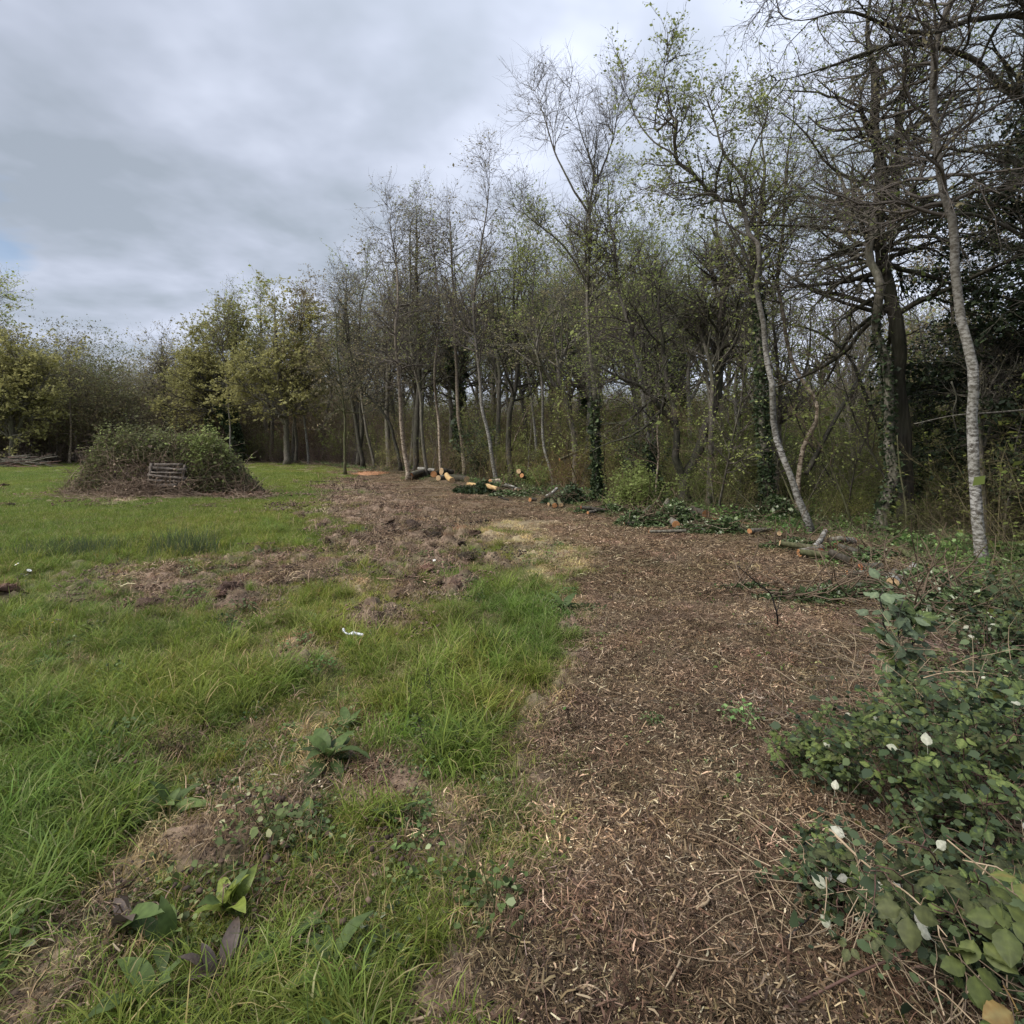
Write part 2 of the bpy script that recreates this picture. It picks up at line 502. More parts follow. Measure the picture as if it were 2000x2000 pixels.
def plain_mat(name, stops, rough=0.8, scale=8.0, bump=0.3, use_c=False, spec=0.2, rings=False):
    m, nt, N, L, out = mat(name)
    tc = N.new('ShaderNodeTexCoord')
    n = N.new('ShaderNodeTexNoise'); n.inputs['Scale'].default_value = scale; n.inputs['Detail'].default_value = 6
    L.new(tc.outputs['Object'], n.inputs['Vector'])
    r = ramp_node(N, stops)
    fac = n.outputs['Fac']
    if use_c:
        at_ = N.new('ShaderNodeAttribute'); at_.attribute_name = 'c'
        fac = at_.outputs['Fac']
    L.new(fac, r.inputs[0])
    p = N.new('ShaderNodeBsdfPrincipled'); p.inputs['Roughness'].default_value = rough; p.inputs['Specular IOR Level'].default_value = spec
    L.new(r.outputs[0], p.inputs['Base Color'])
    b = N.new('ShaderNodeBump'); b.inputs['Strength'].default_value = bump; b.inputs['Distance'].default_value = 0.01
    L.new(n.outputs['Fac'], b.inputs['Height']); L.new(b.outputs[0], p.inputs['Normal'])
    L.new(p.outputs[0], out.inputs[0])
    return m


M = {}
M['bark_dark'] = bark_mat('bark_dark', (.022, .019, .016), (.055, .049, .04), (.11, .10, .085), moss=(.06, .065, .035))
M['bark_grey'] = bark_mat('bark_grey', (.05, .043, .036), (.13, .115, .095), (.24, .22, .19), moss=(.10, .105, .06))
M['bark_oak'] = bark_mat('bark_oak', (.018, .015, .012), (.045, .038, .03), (.085, .076, .06), scale=4, stretch=.12, bump=.9, moss=(.04, .043, .022))
M['bark_birch'] = bark_mat('bark_birch', (.06, .052, .044), (.15, .142, .128), (.33, .32, .30), scale=7, birch=True, moss=(.10, .095, .07))
M['bark_birch_warm'] = bark_mat('bark_birch_warm', (.06, .045, .035), (.22, .17, .125), (.40, .34, .27), scale=4, birch=True, moss=(.17, .13, .09))
M['bark_moss'] = bark_mat('bark_moss', (.03, .028, .018), (.085, .08, .045), (.15, .14, .085), moss=(.09, .11, .035))
M['twig'] = plain_mat('twig', [(.3, (.06, .05, .043)), (.7, (.13, .112, .097))], scale=3)
M['twig_brown'] = plain_mat('twig_brown', [(.3, (.07, .05, .035)), (.7, (.15, .11, .075))], scale=3)
M['twig_red'] = plain_mat('twig_red', [(.3, (.07, .04, .032)), (.7, (.15, .09, .07))], scale=3)
M['leaf_spring'] = leaf_mat('leaf_spring', [(0, (.15, .17, .05)), (.5, (.29, .33, .10)), (1, (.43, .47, .19))], trans=.5, obj_var=.3, spec=.12)
M['leaf_green'] = leaf_mat('leaf_green', [(0, (.10, .125, .04)), (.5, (.20, .245, .075)), (1, (.30, .35, .13))], trans=.5, obj_var=.3, spec=.12)
M['leaf_gold'] = leaf_mat('leaf_gold', [(0, (.19, .18, .07)), (.5, (.30, .285, .11)), (1, (.42, .40, .18))], trans=.5, obj_var=.3, spec=.12)
M['leaf_copper'] = leaf_mat('leaf_copper', [(0, (.16, .13, .075)), (.5, (.27, .225, .13)), (1, (.38, .32, .19))], trans=.45, obj_var=.3, spec=.12)
M['leaf_bud'] = leaf_mat('leaf_bud', [(0, (.14, .12, .065)), (.5, (.23, .20, .11)), (1, (.32, .30, .17))], trans=.45, obj_var=.3, spec=.12)
M['leaf_ivy'] = leaf_mat('leaf_ivy', [(0, (.02, .032, .018)), (.6, (.045, .068, .03)), (1, (.10, .135, .06))], trans=.2, rough=.6, spec=.22)
M['leaf_ever'] = leaf_mat('leaf_ever', [(0, (.015, .025, .014)), (.6, (.03, .045, .022)), (1, (.06, .08, .035))], trans=.15, rough=.6, spec=.2)
M['under'] = leaf_mat('under', [(0, (.075, .08, .03)), (.5, (.135, .14, .05)), (1, (.22, .23, .085))], trans=.45, tint=True, spec=.15)
M['under_stem'] = leaf_mat('under_stem', [(0, (.06, .047, .034)), (.5, (.125, .098, .07)), (1, (.22, .175, .13))], trans=0, tint=True, rough=.9)
M['cover'] = leaf_mat('cover', [(0, (.045, .065, .026)), (.5, (.085, .125, .042)), (.93, (.16, .21, .08)), (1, (.30, .33, .20))], trans=.35, tint=True, rough=.6, spec=.2)
M['grass'] = leaf_mat('grass', [(0, (.095, .13, .032)), (.45, (.17, .222, .05)), (.8, (.26, .31, .085)), (.93, (.35, .31, .16)), (1, (.44, .37, .22))], trans=.45, tint=True, rough=.6, spec=.2)
M['straw'] = leaf_mat('straw', [(0, (.12, .088, .06)), (.35, (.26, .195, .13)), (.7, (.42, .33, .22)), (1, (.62, .52, .37))], trans=.2, tint=True, rough=.8)
M['chips'] = leaf_mat('chips', [(0, (.042, .029, .021)), (.35, (.115, .080, .056)), (.7, (.22, .16, .11)), (.9, (.34, .262, .185)), (1, (.56, .48, .37))], trans=0, tint=True, rough=.9, spec=.1)
M['clod'] = leaf_mat('clod', [(0, (.07, .048, .035)), (.5, (.17, .122, .088)), (1, (.34, .25, .17))], trans=0, tint=True, rough=.95)
M['dead_leaf'] = leaf_mat('dead_leaf', [(0, (.05, .035, .02)), (.6, (.14, .09, .05)), (1, (.34, .30, .22))], trans=.15, tint=True, rough=.8)

# ------------------------------------------------------------------ ground
def build_ground():
    th_f = np.linspace(math.radians(-62), math.radians(62), 430)
    th_b = np.linspace(math.radians(62), math.radians(298), 60)[1:]
    th = np.concatenate([th_f, th_b])          # last equals -62 + 360
    r = np.concatenate([np.geomspace(0.45, 3, 110)[:-1], np.geomspace(3, 24, 260)[:-1], np.geomspace(24, 600, 100)])
    TH, RR = np.meshgrid(th[:-1], r)
    X = RR * np.sin(TH); Y = RR * np.cos(TH)
    m = masks(X, Y)
    Z = H(X, Y, m)
    Z = Z + sstep(90, 200, RR) * 1.0
    V = np.stack([X, Y, Z], -1).reshape(-1, 3)
    n_r, n_t = X.shape
    idx = np.arange(n_r * n_t).reshape(n_r, n_t)
    a = idx[:-1]; b = idx[1:]
    Fq = np.stack([a, b, np.roll(b, -1, 1), np.roll(a, -1, 1)], -1).reshape(-1, 4)
    V = np.concatenate([V, [[0, 0, V[:n_t, 2].mean()]]]); c = len(V) - 1
    fan = np.stack([np.full(n_t, c), idx[0], np.roll(idx[0], -1)], -1)
    g = m['g'][..., None]; s = m['s'][..., None]; mu = m['mulch'][..., None]; w = m['w'][..., None]
    soil = np.array([.17, .122, .088]); mulch = np.array([.135, .098, .066]); grass = np.array([.085, .088, .038]); straw = np.array([.30, .25, .15])
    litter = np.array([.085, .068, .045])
    far_grass = np.array([.115, .145, .042])
    n1 = fbm(X * 3, Y * 3, 4, 51)[..., None]; n2 = fbm(X * 0.8, Y * 0.8, 3, 55)[..., None]
    base = soil * (1 - mu) + mulch * mu
    base = base * (1 + 0.5 * n1 + 0.35 * n2)
    far = sstep(10, 35, RR)[..., None]
    gr = grass * (1 - far) + far_grass * far
    k = sstep(.3, .65, g)
    C = base * (1 - k) + gr * (1 + .3 * n1) * k
    C = C * (1 - .8 * s) + straw * .8 * s
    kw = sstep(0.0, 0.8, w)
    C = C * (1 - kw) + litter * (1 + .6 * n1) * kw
    C = np.clip(C, .01, .6).reshape(-1, 3)
    C = np.concatenate([C, [[.1, .09, .05]]])
    mt, nt, N, L, out = mat('ground_soil')
    at_ = N.new('ShaderNodeAttribute'); at_.attribute_name = 'col'
    tc = N.new('ShaderNodeTexCoord')
    na = N.new('ShaderNodeTexNoise'); na.inputs['Scale'].default_value = 22; na.inputs['Detail'].default_value = 8; na.inputs['Roughness'].default_value = .7
    L.new(tc.outputs['Object'], na.inputs['Vector'])
    rp = ramp_node(N, [(.3, (.5, .48, .46)), (.5, (1, 1, 1)), (.72, (1.6, 1.55, 1.5))]); L.new(na.outputs['Fac'], rp.inputs[0])
    mx = N.new('ShaderNodeMix'); mx.data_type = 'RGBA'; mx.blend_type = 'MULTIPLY'; mx.inputs[0].default_value = 1
    L.new(at_.outputs['Color'], mx.inputs[6]); L.new(rp.outputs[0], mx.inputs[7])
    p = N.new('ShaderNodeBsdfPrincipled'); p.inputs['Roughness'].default_value = .95; p.inputs['Specular IOR Level'].default_value = .15
    L.new(mx.outputs[2], p.inputs['Base Color'])
    bp = N.new('ShaderNodeBump'); bp.inputs['Strength'].default_value = .9; bp.inputs['Distance'].default_value = .02
    L.new(na.outputs['Fac'], bp.inputs['Height']); L.new(bp.outputs[0], p.inputs['Normal'])
    L.new(p.outputs[0], out.inputs[0])
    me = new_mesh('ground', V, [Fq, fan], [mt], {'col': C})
    link('ground', me, kind='structure')


build_ground()

# ------------------------------------------------------------------ scatter with geometry nodes (uncountable ground cover only)
def make_scatter_group(coll):
    ng = bpy.data.node_groups.new('scatter_' + coll.name, 'GeometryNodeTree')
    ng.interface.new_socket('Geometry', in_out='INPUT', socket_type='NodeSocketGeometry')
    ng.interface.new_socket('Geometry', in_out='OUTPUT', socket_type='NodeSocketGeometry')
    N, L = ng.nodes, ng.links
    gi = N.new('NodeGroupInput'); go = N.new('NodeGroupOutput')
    m2p = N.new('GeometryNodeMeshToPoints')
    ci = N.new('GeometryNodeCollectionInfo'); ci.inputs[0].default_value = coll
    ci.inputs[1].default_value = True; ci.inputs[2].default_value = True
    iop = N.new('GeometryNodeInstanceOnPoints')
    def na(name, t):
        a = N.new('GeometryNodeInputNamedAttribute'); a.data_type = t; a.inputs[0].default_value = name
        return a.outputs[0]
    L.new(gi.outputs[0], m2p.inputs[0]); L.new(m2p.outputs[0], iop.inputs['Points'])
    L.new(ci.outputs[0], iop.inputs['Instance'])
    iop.inputs['Pick Instance'].default_value = True
    L.new(na('idx', 'INT'), iop.inputs['Instance Index'])
    L.new(na('rot', 'FLOAT_VECTOR'), iop.inputs['Rotation'])
    L.new(na('scl', 'FLOAT_VECTOR'), iop.inputs['Scale'])
    L.new(iop.outputs[0], go.inputs[0])
    return ng


def scatter(name, coll, X, Y, Z, scl, tint, rng, tilt=0.08, idx=None, **props):
    n = len(X)
    me = bpy.data.meshes.new(name)
    me.vertices.add(n); me.vertices.foreach_set('co', np.stack([X, Y, Z], 1).astype(np.float32).ravel())
    rot = np.stack([tilt * rng.standard_normal(n), tilt * rng.standard_normal(n), rng.random(n) * 6.283], 1)
    a = me.attributes.new('rot', 'FLOAT_VECTOR', 'POINT'); a.data.foreach_set('vector', rot.astype(np.float32).ravel())
    scl = np.asarray(scl, float)
    if scl.ndim == 1: scl = np.repeat(scl[:, None], 3, 1)
    a = me.attributes.new('scl', 'FLOAT_VECTOR', 'POINT'); a.data.foreach_set('vector', scl.astype(np.float32).ravel())
    if idx is None: idx = rng.integers(0, len(coll.objects), n)
    a = me.attributes.new('idx', 'INT', 'POINT'); a.data.foreach_set('value', idx.astype(np.int32))
    t = np.concatenate([tint, np.ones((n, 1))], 1).astype(np.float32)
    a = me.attributes.new('tint', 'FLOAT_COLOR', 'POINT'); a.data.foreach_set('color', t.ravel())
    o = link(name, me, kind='stuff', **props)
    md = o.modifiers.new('scatter', 'NODES'); md.node_group = make_scatter_group(coll)
    return o


def src_coll(name, meshes):
    c = bpy.data.collections.new(name)
    for me in meshes:
        c.objects.link(bpy.data.objects.new(name, me))
    return c


def blades(rng, n, radius, lmin, lmax, w, K=4, bend=0.9, lean=0.35, crange=(0, .9), flow=None):
    """n grass blades as tapering ribbons"""
    r = radius * np.sqrt(rng.random(n)); a = rng.random(n) * 6.283
    p = np.stack([r * np.cos(a), r * np.sin(a), np.full(n, -0.01)], 1)
    az = rng.random(n) * 6.283
    if flow is not None: az = flow + 1.1 * rng.standard_normal(n)
    out = np.stack([np.cos(az), np.sin(az), np.zeros(n)], 1)
    L_ = lmin + (lmax - lmin) * rng.random(n) ** 1.3
    th = np.abs(lean * rng.standard_normal(n)) + 0.05
    db = bend * (0.3 + rng.random(n)) / K
    P = [p]
    for k in range(K):
        d = out * np.sin(th)[:, None] + np.array([0, 0, 1]) * np.cos(th)[:, None]
        P.append(P[-1] + d * (L_ / K)[:, None]); th = np.minimum(th + db * (1 + k * .5), 2.2)
    P = np.stack(P, 1)
    side = np.stack([-np.sin(az), np.cos(az), np.zeros(n)], 1)
    tw = 0.6 * rng.standard_normal(n)
    side = side * np.cos(tw)[:, None] + out * np.sin(tw)[:, None]
    prof = np.array([0.7, 1.0, 0.85, 0.55, 0.06]) if K == 4 else np.array([.8, 1, .6, .05])
    ww = (w * (0.6 + 0.8 * rng.random(n)))[:, None] * prof[None, :]
    A = P + side[:, None] * ww[..., None] * .5; B = P - side[:, None] * ww[..., None] * .5
    V = np.stack([A, B], 2)                      # n,K+1,2,3
    idx = np.arange(n * (K + 1) * 2).reshape(n, K + 1, 2)
    Fq = np.stack([idx[:, :-1, 0], idx[:, :-1, 1], idx[:, 1:, 1], idx[:, 1:, 0]], -1).reshape(-1, 4)
    c = np.repeat(crange[0] + (crange[1] - crange[0]) * rng.random(n), (K + 1) * 2)
    return V.reshape(-1, 3), Fq, c


def blade_mesh(rng, mats, *a, dead=0.08, **k):
    g = Geo()
    v, f, c = blades(rng, *a, **k)
    c = c * .85; dd = rng.random(len(c) // (2 * (k.get('K', 4) + 1))) < dead
    c = np.where(np.repeat(dd, 2 * (k.get('K', 4) + 1)), .97, c)
    g.add(v, f, c)
    return g.mesh('grass', mats)


r_ = np.random.default_rng(11)
C_lush = src_coll('grass_lush', [blade_mesh(r_, [M['grass']], 85, .07, .10, .27, .0045, bend=1.6, lean=.4, dead=.11, flow=r_.random() * 6.28 if i < 5 else None) for i in range(8)])
C_mid = src_coll('grass_mid', [blade_mesh(r_, [M['grass']], 110, .10, .04, .12, .0035, bend=1.7, lean=.7, dead=.22) for i in range(6)])
C_far = src_coll('grass_far', [blade_mesh(r_, [M['grass']], 210, .26, .05, .17, .0065, K=3, bend=.8, lean=.35, dead=.08) for i in range(4)])
C_straw = src_coll('dry_grass', [blade_mesh(r_, [M['straw']], 90, .09, .04, .14, .003, bend=2.2, lean=.9, dead=0, crange=(0, 1.1)) for i in range(5)])


def chip_mesh(rng, n, radius, lmin, lmax, wmin, wmax, mats, zr=.012, tilt=.25, cpow=1.9, c1=1.0):
    g = Geo()
    a = rng.random(n) * 6.283; r = radius * np.sqrt(rng.random(n))
    p = np.stack([r * np.cos(a), r * np.sin(a), zr * rng.random(n) + .001], 1)
    az = rng.random(n) * 6.283
    tl = tilt * rng.standard_normal(n)
    d = np.stack([np.cos(az) * np.cos(tl), np.sin(az) * np.cos(tl), np.abs(np.sin(tl))], 1)
    L_ = lmin + (lmax - lmin) * rng.random(n) ** 2.5
    W = wmin + (wmax - wmin) * rng.random(n) ** 2
    s = np.stack([-np.sin(az), np.cos(az), .5 * rng.standard_normal(n)], 1); s = unit(s)
    bend = .12 * rng.standard_normal((n, 1)) * L_[:, None] * s
    nrm = unit(np.cross(d, s))
    mid = p + bend + nrm * (W * .3)[:, None]
    P0 = p - d * (L_ / 2)[:, None]; P1 = p + d * (L_ / 2)[:, None]
    w2 = (W / 2)[:, None]
    V = np.stack([P0 - s * w2 * .8, P0 + s * w2 * .8, mid + s * w2, P1 + s * w2 * .6, P1 - s * w2 * .6, mid - s * w2], 1)
    idx = np.arange(n * 6).reshape(n, 6)
    Fq = np.concatenate([idx[:, [0, 1, 2, 5]], idx[:, [5, 2, 3, 4]]])
    g.add(V.reshape(-1, 3), Fq, np.repeat(c1 * rng.random(n) ** cpow, 6))
    return g.mesh('chips', mats, smooth=False)


C_chip = src_coll('wood_chips', [chip_mesh(r_, 380, .17, .006, .068, .0012, .0065, [M['chips']], zr=.022, tilt=.35) for i in range(8)])
C_chip_far = src_coll('wood_chips_far', [chip_mesh(r_, 300, .34, .02, .15, .003, .011, [M['chips']], zr=.03, tilt=.3) for i in range(5)])


def clod_mesh(rng, n, radius, smin, smax):
    g = Geo()
    ico = np.array([(0, 0, 1), (.894, 0, .447), (.276, .851, .447), (-.724, .526, .447), (-.724, -.526, .447), (.276, -.851, .447), (.724, .526, -.447), (-.276, .851, -.447), (-.894, 0, -.447), (-.276, -.851, -.447), (.724, -.526, -.447), (0, 0, -1)])
    fc = np.array([(0, 1, 2), (0, 2, 3), (0, 3, 4), (0, 4, 5), (0, 5, 1), (1, 6, 2), (2, 7, 3), (3, 8, 4), (4, 9, 5), (5, 10, 1), (6, 7, 2), (7, 8, 3), (8, 9, 4), (9, 10, 5), (10, 6, 1), (11, 7, 6), (11, 8, 7), (11, 9, 8), (11, 10, 9), (11, 6, 10)])
    for i in range(n):
        a = rng.random() * 6.28; r = radius * math.sqrt(rng.random()); s = smin + (smax - smin) * rng.random() ** 2.5
        V = ico * (1 + .35 * rng.standard_normal((12, 1))) * s * np.array([1, .8 + .4 * rng.random(), .7]) + np.array([r * math.cos(a), r * math.sin(a), s * .25])
        g.add(V, fc, rng.random() * .8)
    v, f, c = blades(rng, 46, radius, .03, .12, .0025, bend=2.6, lean=1.2)
    g.add(v, f, .5 + .6 * rng.random(len(c)))
    return g.mesh('clods', [M['clod']], smooth=False)


C_clod = src_coll('soil_clods', [clod_mesh(r_, 70, .15, .003, .0075) for i in range(6)])


def turf_mesh(rng):
    g = Geo()
    nr_, nt_ = 6, 14
    ph = np.linspace(0, 2 * np.pi, nt_, endpoint=False); V = []
    for i in range(nr_):
        a = i / (nr_ - 1) * np.pi * .5
        rr = np.cos(a) * (1 + .35 * rng.standard_normal(nt_)); zz = np.sin(a) * (.55 + .3 * rng.random(nt_))
        V.append(np.stack([.09 * rr * np.cos(ph), .07 * rr * np.sin(ph), .075 * zz - .01], 1))
    idx = np.arange(nr_ * nt_).reshape(nr_, nt_); a = idx[:-1]; b = idx[1:]
    g.add(np.concatenate(V), np.stack([a, np.roll(a, -1, 1), np.roll(b, -1, 1), b], -1).reshape(-1, 4), .25 * rng.random())
    v, f, c = blades(rng, 90, .08, .04, .13, .0035, bend=2.6, lean=1.2)
    v[:, 2] += .045 * rng.random() + .02
    g.add(v, f, .3 + .75 * rng.random(len(c)))
    return g.mesh('turf_clods', [M['clod']], smooth=False)


C_turf = src_coll('turf_clods', [turf_mesh(r_) for i in range(6)])


def leafy_mesh(rng, n, radius, hmax, size, mats, stems=8, stem_mat_c=.2, asp=.8):
    g = Geo()
    a = rng.random(n) * 6.283; r = radius * np.sqrt(rng.random(n))
    z = hmax * rng.random(n) ** .8 * (1 - .6 * (r / radius) ** 2) + .005
    p = np.stack([r * np.cos(a), r * np.sin(a), z], 1)
    # leaf: 6-point ovate, mostly facing up
    az = rng.random(n) * 6.283; tl = .45 * rng.standard_normal(n)
    d = np.stack([np.cos(az) * np.cos(tl), np.sin(az) * np.cos(tl), np.sin(tl)], 1)
    nr = np.stack([.45 * rng.standard_normal(n), .45 * rng.standard_normal(n), np.ones(n)], 1)
    s = unit(np.cross(nr, d)); nn = unit(np.cross(d, s))
    L_ = (size * (.45 + .9 * rng.random(n)))[:, None]
    W = L_ * asp * .5
    V = np.stack([p, p + d * L_ * .3 + s * W + nn * L_ * .08, p + d * L_ * .72 + s * W * .7 + nn * L_ * .05, p + d * L_ - nn * L_ * .08, p + d * L_ * .72 - s * W * .7 + nn * L_ * .05, p + d * L_ * .3 - s * W + nn * L_ * .08, p + d * L_ * .5 - nn * L_ * .02], 1)
    idx = np.arange(n * 7).reshape(n, 7)
    Fq = np.concatenate([idx[:, [0, 1, 2, 6]], idx[:, [6, 2, 3, 4]], idx[:, [0, 6, 4, 5]]])
    g.add(V.reshape(-1, 3), Fq, np.repeat(rng.random(n), 7))
    if stems:
        P0 = np.stack([radius * .5 * rng.standard_normal(stems), radius * .5 * rng.standard_normal(stems), np.zeros(stems)], 1)
        D0 = np.stack([.5 * rng.standard_normal(stems), .5 * rng.standard_normal(stems), np.ones(stems)], 1)
        P = grow(rng, P0, D0, np.full(stems, hmax * 1.3), 3, .25, .1)
        tubes(g, P, np.full((stems, 4), .0018) * np.array([1, .9, .7, .4]), 3, c=np.full(stems, stem_mat_c))
    return g.mesh('weeds', mats, smooth=True)


C_weed = src_coll('weeds', [leafy_mesh(r_, 90, .11, .05 if i < 4 else .10, .021, [M['cover']], asp=.8) for i in range(7)])
C_litter = src_coll('leaf_litter', [leafy_mesh(r_, 9, .15, .01, .022, [M['cover']], stems=0, asp=.7) for i in range(6)])
C_cover = src_coll('ground_cover', [leafy_mesh(r_, 110, .30, .30, .06, [M['cover']], stems=14) for i in range(6)])


def brush_litter(rng):
    g = Geo()
    n = 40
    P0 = np.stack([.35 * rng.standard_normal(n), .35 * rng.standard_normal(n), .12 * rng.random(n)], 1)
    D0 = np.stack([rng.standard_normal(n), rng.standard_normal(n), .35 * rng.standard_normal(n)], 1)
    P = grow(rng, P0, D0, .25 + .5 * rng.random(n), 4, .25, -.02)
    P[:, :, 2] = np.maximum(P[:, :, 2], .004)
    tubes(g, P, (.002 + .004 * rng.random((n, 1))) * np.array([[1, .9, .8, .6, .2]]), 4, c=rng.random(n))
    return g.mesh('litter_sticks', [M['under_stem']])


C_stick = src_coll('litter_sticks', [brush_litter(r_) for i in range(5)])


def thicket_mesh(rng, h, spread, nstem, ntw, nleaf, lsize):
    g = Geo(); 
    P0 = np.stack([spread * .35 * rng.standard_normal(nstem), spread * .35 * rng.standard_normal(nstem), np.full(nstem, -.1)], 1)
    D0 = np.stack([.35 * rng.standard_normal(nstem), .35 * rng.standard_normal(nstem), np.ones(nstem)], 1)
    P = grow(rng, P0, D0, h * (.6 + .5 * rng.random(nstem)), 6, .16, .06)
    R = (.008 + .012 * rng.random((nstem, 1))) * np.linspace(1, .2, 7)[None]
    tubes(g, P, R, 4, c=rng.random(nstem))
    P2, R2, _, _ = children(rng, P, R, ntw, .1, 1, 45, 18, lambda t, r: h * (.16 + .22 * r.random(len(t))), 4, .2, .05, rr=.5, rmin=.003)
    tubes(g, P2, R2, 3, c=rng.random(len(P2)))
    P3, R3, _, _ = children(rng, P2, R2, ntw * 4, .2, 1, 45, 15, lambda t, r: h * (.05 + .10 * r.random(len(t))), 2, .2, .03, rr=.5, rmin=.002)
    tubes(g, P3, R3, 3, c=rng.random(len(P3)))
    nst = g.n; 
    g2 = Geo()
    leaf_quads(g2, rng, sample_on(rng, P3, nleaf, .1, 1, .04), lsize, up=.6)
    V = np.concatenate(g.v + g2.v); f1 = g.f; f2 = [q + nst for q in g2.f]
    me = new_mesh('thicket', V, f1 + f2, [M['under_stem'], M['under']], {'c': np.concatenate(g.c + g2.c)})
    mi = np.zeros(len(me.polygons), np.int32); mi[sum(len(q) for q in f1):] = 1
    me.polygons.foreach_set('material_index', mi)
    return me


C_thick = src_coll('undergrowth', [thicket_mesh(r_, 3.3, 1.7, 20, 220, 1500 if i % 2 else 700, .07) for i in range(4)])


C_distant = src_coll('distant_wood', [thicket_mesh(r_, 12, 5.5, 12, 600, 8000, .15) for i in range(3)])


def polar_points(rng, spacing_fn, rmin, rmax, a0, a1):
    """jittered points with spacing growing with distance"""
    X = []; Y = []
    r = rmin
    while r < rmax:
        s = spacing_fn(r)
        n = max(1, int(r * (a1 - a0) / s))
        a = a0 + (a1 - a0) * (np.arange(n) + rng.random(n)) / n
        rr = r + s * (rng.random(n) - .5)
        X.append(rr * np.sin(a)); Y.append(rr * np.cos(a))
        r += s
    return np.concatenate(X), np.concatenate(Y)


def jit_tint(rng, n, base, v=.15, vh=.06):
    b = np.asarray(base, float)
    if b.ndim == 1: b = np.repeat(b[None], n, 0)
    return np.clip(b * (1 + v * rng.standard_normal((n, 1))) * (1 + vh * rng.standard_normal((n, 3))), .02, 3)


def ground_cover():
    rng = np.random.default_rng(21)
    A = math.radians(50)
    # lush + mid grass
    X, Y = polar_points(rng, lambda r: .055 + .012 * r, 1.0, 13, -A, A)
    m = masks(X, Y); pk = rng.random(len(X))
    lush = np.clip(m['l'] + .55 * sstep(.7, .95, m['g']) + .3 * noise2(X * 1.8, Y * 1.8, 61), 0, 1)
    dens = sstep(.38, .8, m['g'])
    keepL = pk < dens * (.12 + .88 * lush) * (1 - .7 * m['s'])
    keepM = (rng.random(len(X)) < (.25 * sstep(.15, .4, m['g']) + .75 * sstep(.3, .7, m['g'])) * (1 - .6 * m['s']))
    Z = H(X, Y, m)
    patch = fbm(X * .9, Y * .9, 3, 71)[:, None]
    warm = np.array([1.12, 1.02, .8]); cool = np.array([.78, .86, .72])
    t = np.clip(.5 + 1.1 * patch, 0, 1)
    tb_ = blobs([(1030, 1220, 110, 80, .7), (60, 1600, 160, 160, .5), (560, 1320, 80, 40, .7), (820, 1490, 120, 50, .6)], m['u'], m['v'])[:, None]
    base = (warm * t + cool * (1 - t)) * (1 - tb_) + np.array([.72, .92, .76]) * tb_
    nz = np.abs(X) < 99
    k = keepL & nz
    tk = sstep(-.12, .22, fbm(X * 2.4, Y * 2.4, 3, 64))
    sc = (.42 + .55 * lush[k] + .42 * tk[k]) * (.8 + .4 * rng.random(k.sum()))
    scatter('grass', C_lush, X[k], Y[k], Z[k], sc, jit_tint(rng, k.sum(), base[k]), rng)
    k = keepM
    sc = (.7 + .5 * rng.random(k.sum()))
    scatter('short_grass', C_mid, X[k], Y[k], Z[k], sc, jit_tint(rng, k.sum(), base[k] * np.array([1.0, .97, .95])), rng)
    # far grass
    X, Y = polar_points(rng, lambda r: .13 + .0085 * r, 10, 62, -A, A)
    m = masks(X, Y); Z = H(X, Y, m)
    k = (rng.random(len(X)) < sstep(.3, .7, m['g'])) & (m['w'] < .5)
    patch = fbm(X * .25, Y * .25, 3, 72)[:, None]; t = np.clip(.5 + 1.1 * patch, 0, 1)
    base = warm * t + cool * (1 - t)
    sc = (.6 + .4 * rng.random(k.sum())) * (.8 + .5 * m['l'][k]); sc = np.stack([sc * (1 + .03 * Y[k])] * 2 + [sc], 1)
    scatter('field_grass', C_far, X[k], Y[k], Z[k], sc, jit_tint(rng, k.sum(), base[k], .07, .03), rng)
    # straw
    X, Y = polar_points(rng, lambda r: .07 + .012 * r, 1.0, 18, -A, A)
    m = masks(X, Y); Z = H(X, Y, m)
    churn = (1 - m['mulch']) * (1 - sstep(.3, .65, m['g']))
    md = np.zeros(len(X))
    for a, b, rr, hh in MOUNDS:
        gx, gy = gp(a, b); md = np.maximum(md, np.exp(-((X - gx) ** 2 + (Y - gy) ** 2) / rr ** 2))
    k = (rng.random(len(X)) < np.clip(m['s'] * 1.2 + .8 * md + .65 * churn + .16 * sstep(.2, .6, m['g']) + .04 + .10 * (m['mulch'] > .5), 0, 1)) & (m['w'] < .3)
    t = np.clip(m['s'][k] * 1.3, 0, 1)[:, None]
    tb = np.array([.62, .54, .47]) * (1 - t) + np.array([1.45, 1.42, .98]) * t
    scatter('dry_grass', C_straw, X[k], Y[k], Z[k], .6 + .7 * rng.random(k.sum()), jit_tint(rng, k.sum(), tb), rng)
    # wood chip mulch
    X, Y = polar_points(rng, lambda r: .075 + .012 * r, 1.0, 7.5, -A, A)
    m = masks(X, Y); Z = H(X, Y, m)
    pm = (1 - .7 * sstep(.2, .6, m['s'])) * np.clip(m['mulch'] * (1 - .9 * sstep(.3, .6, m['g'])) + .35 * (1 - sstep(.2, .6, m['g'])), 0, 1)
    k = (rng.random(len(X)) < pm)
    n1 = fbm(X * 1.1, Y * 1.1, 3, 81)[k][:, None]
    tb = np.array([1.1, 1.05, .95]) * (1.0 + .7 * n1) * (.72 + .28 * sstep(2.2, 0.2, m['w'][k] + 1.2)[:, None])
    scatter('wood_chip_mulch', C_chip, X[k], Y[k], Z[k], .6 + .8 * rng.random(k.sum()), jit_tint(rng, k.sum(), tb, .2, .05), rng, tilt=.06)
    X, Y = polar_points(rng, lambda r: .16 + .014 * r, 6.5, 55, -A, A)
    m = masks(X, Y); Z = H(X, Y, m)
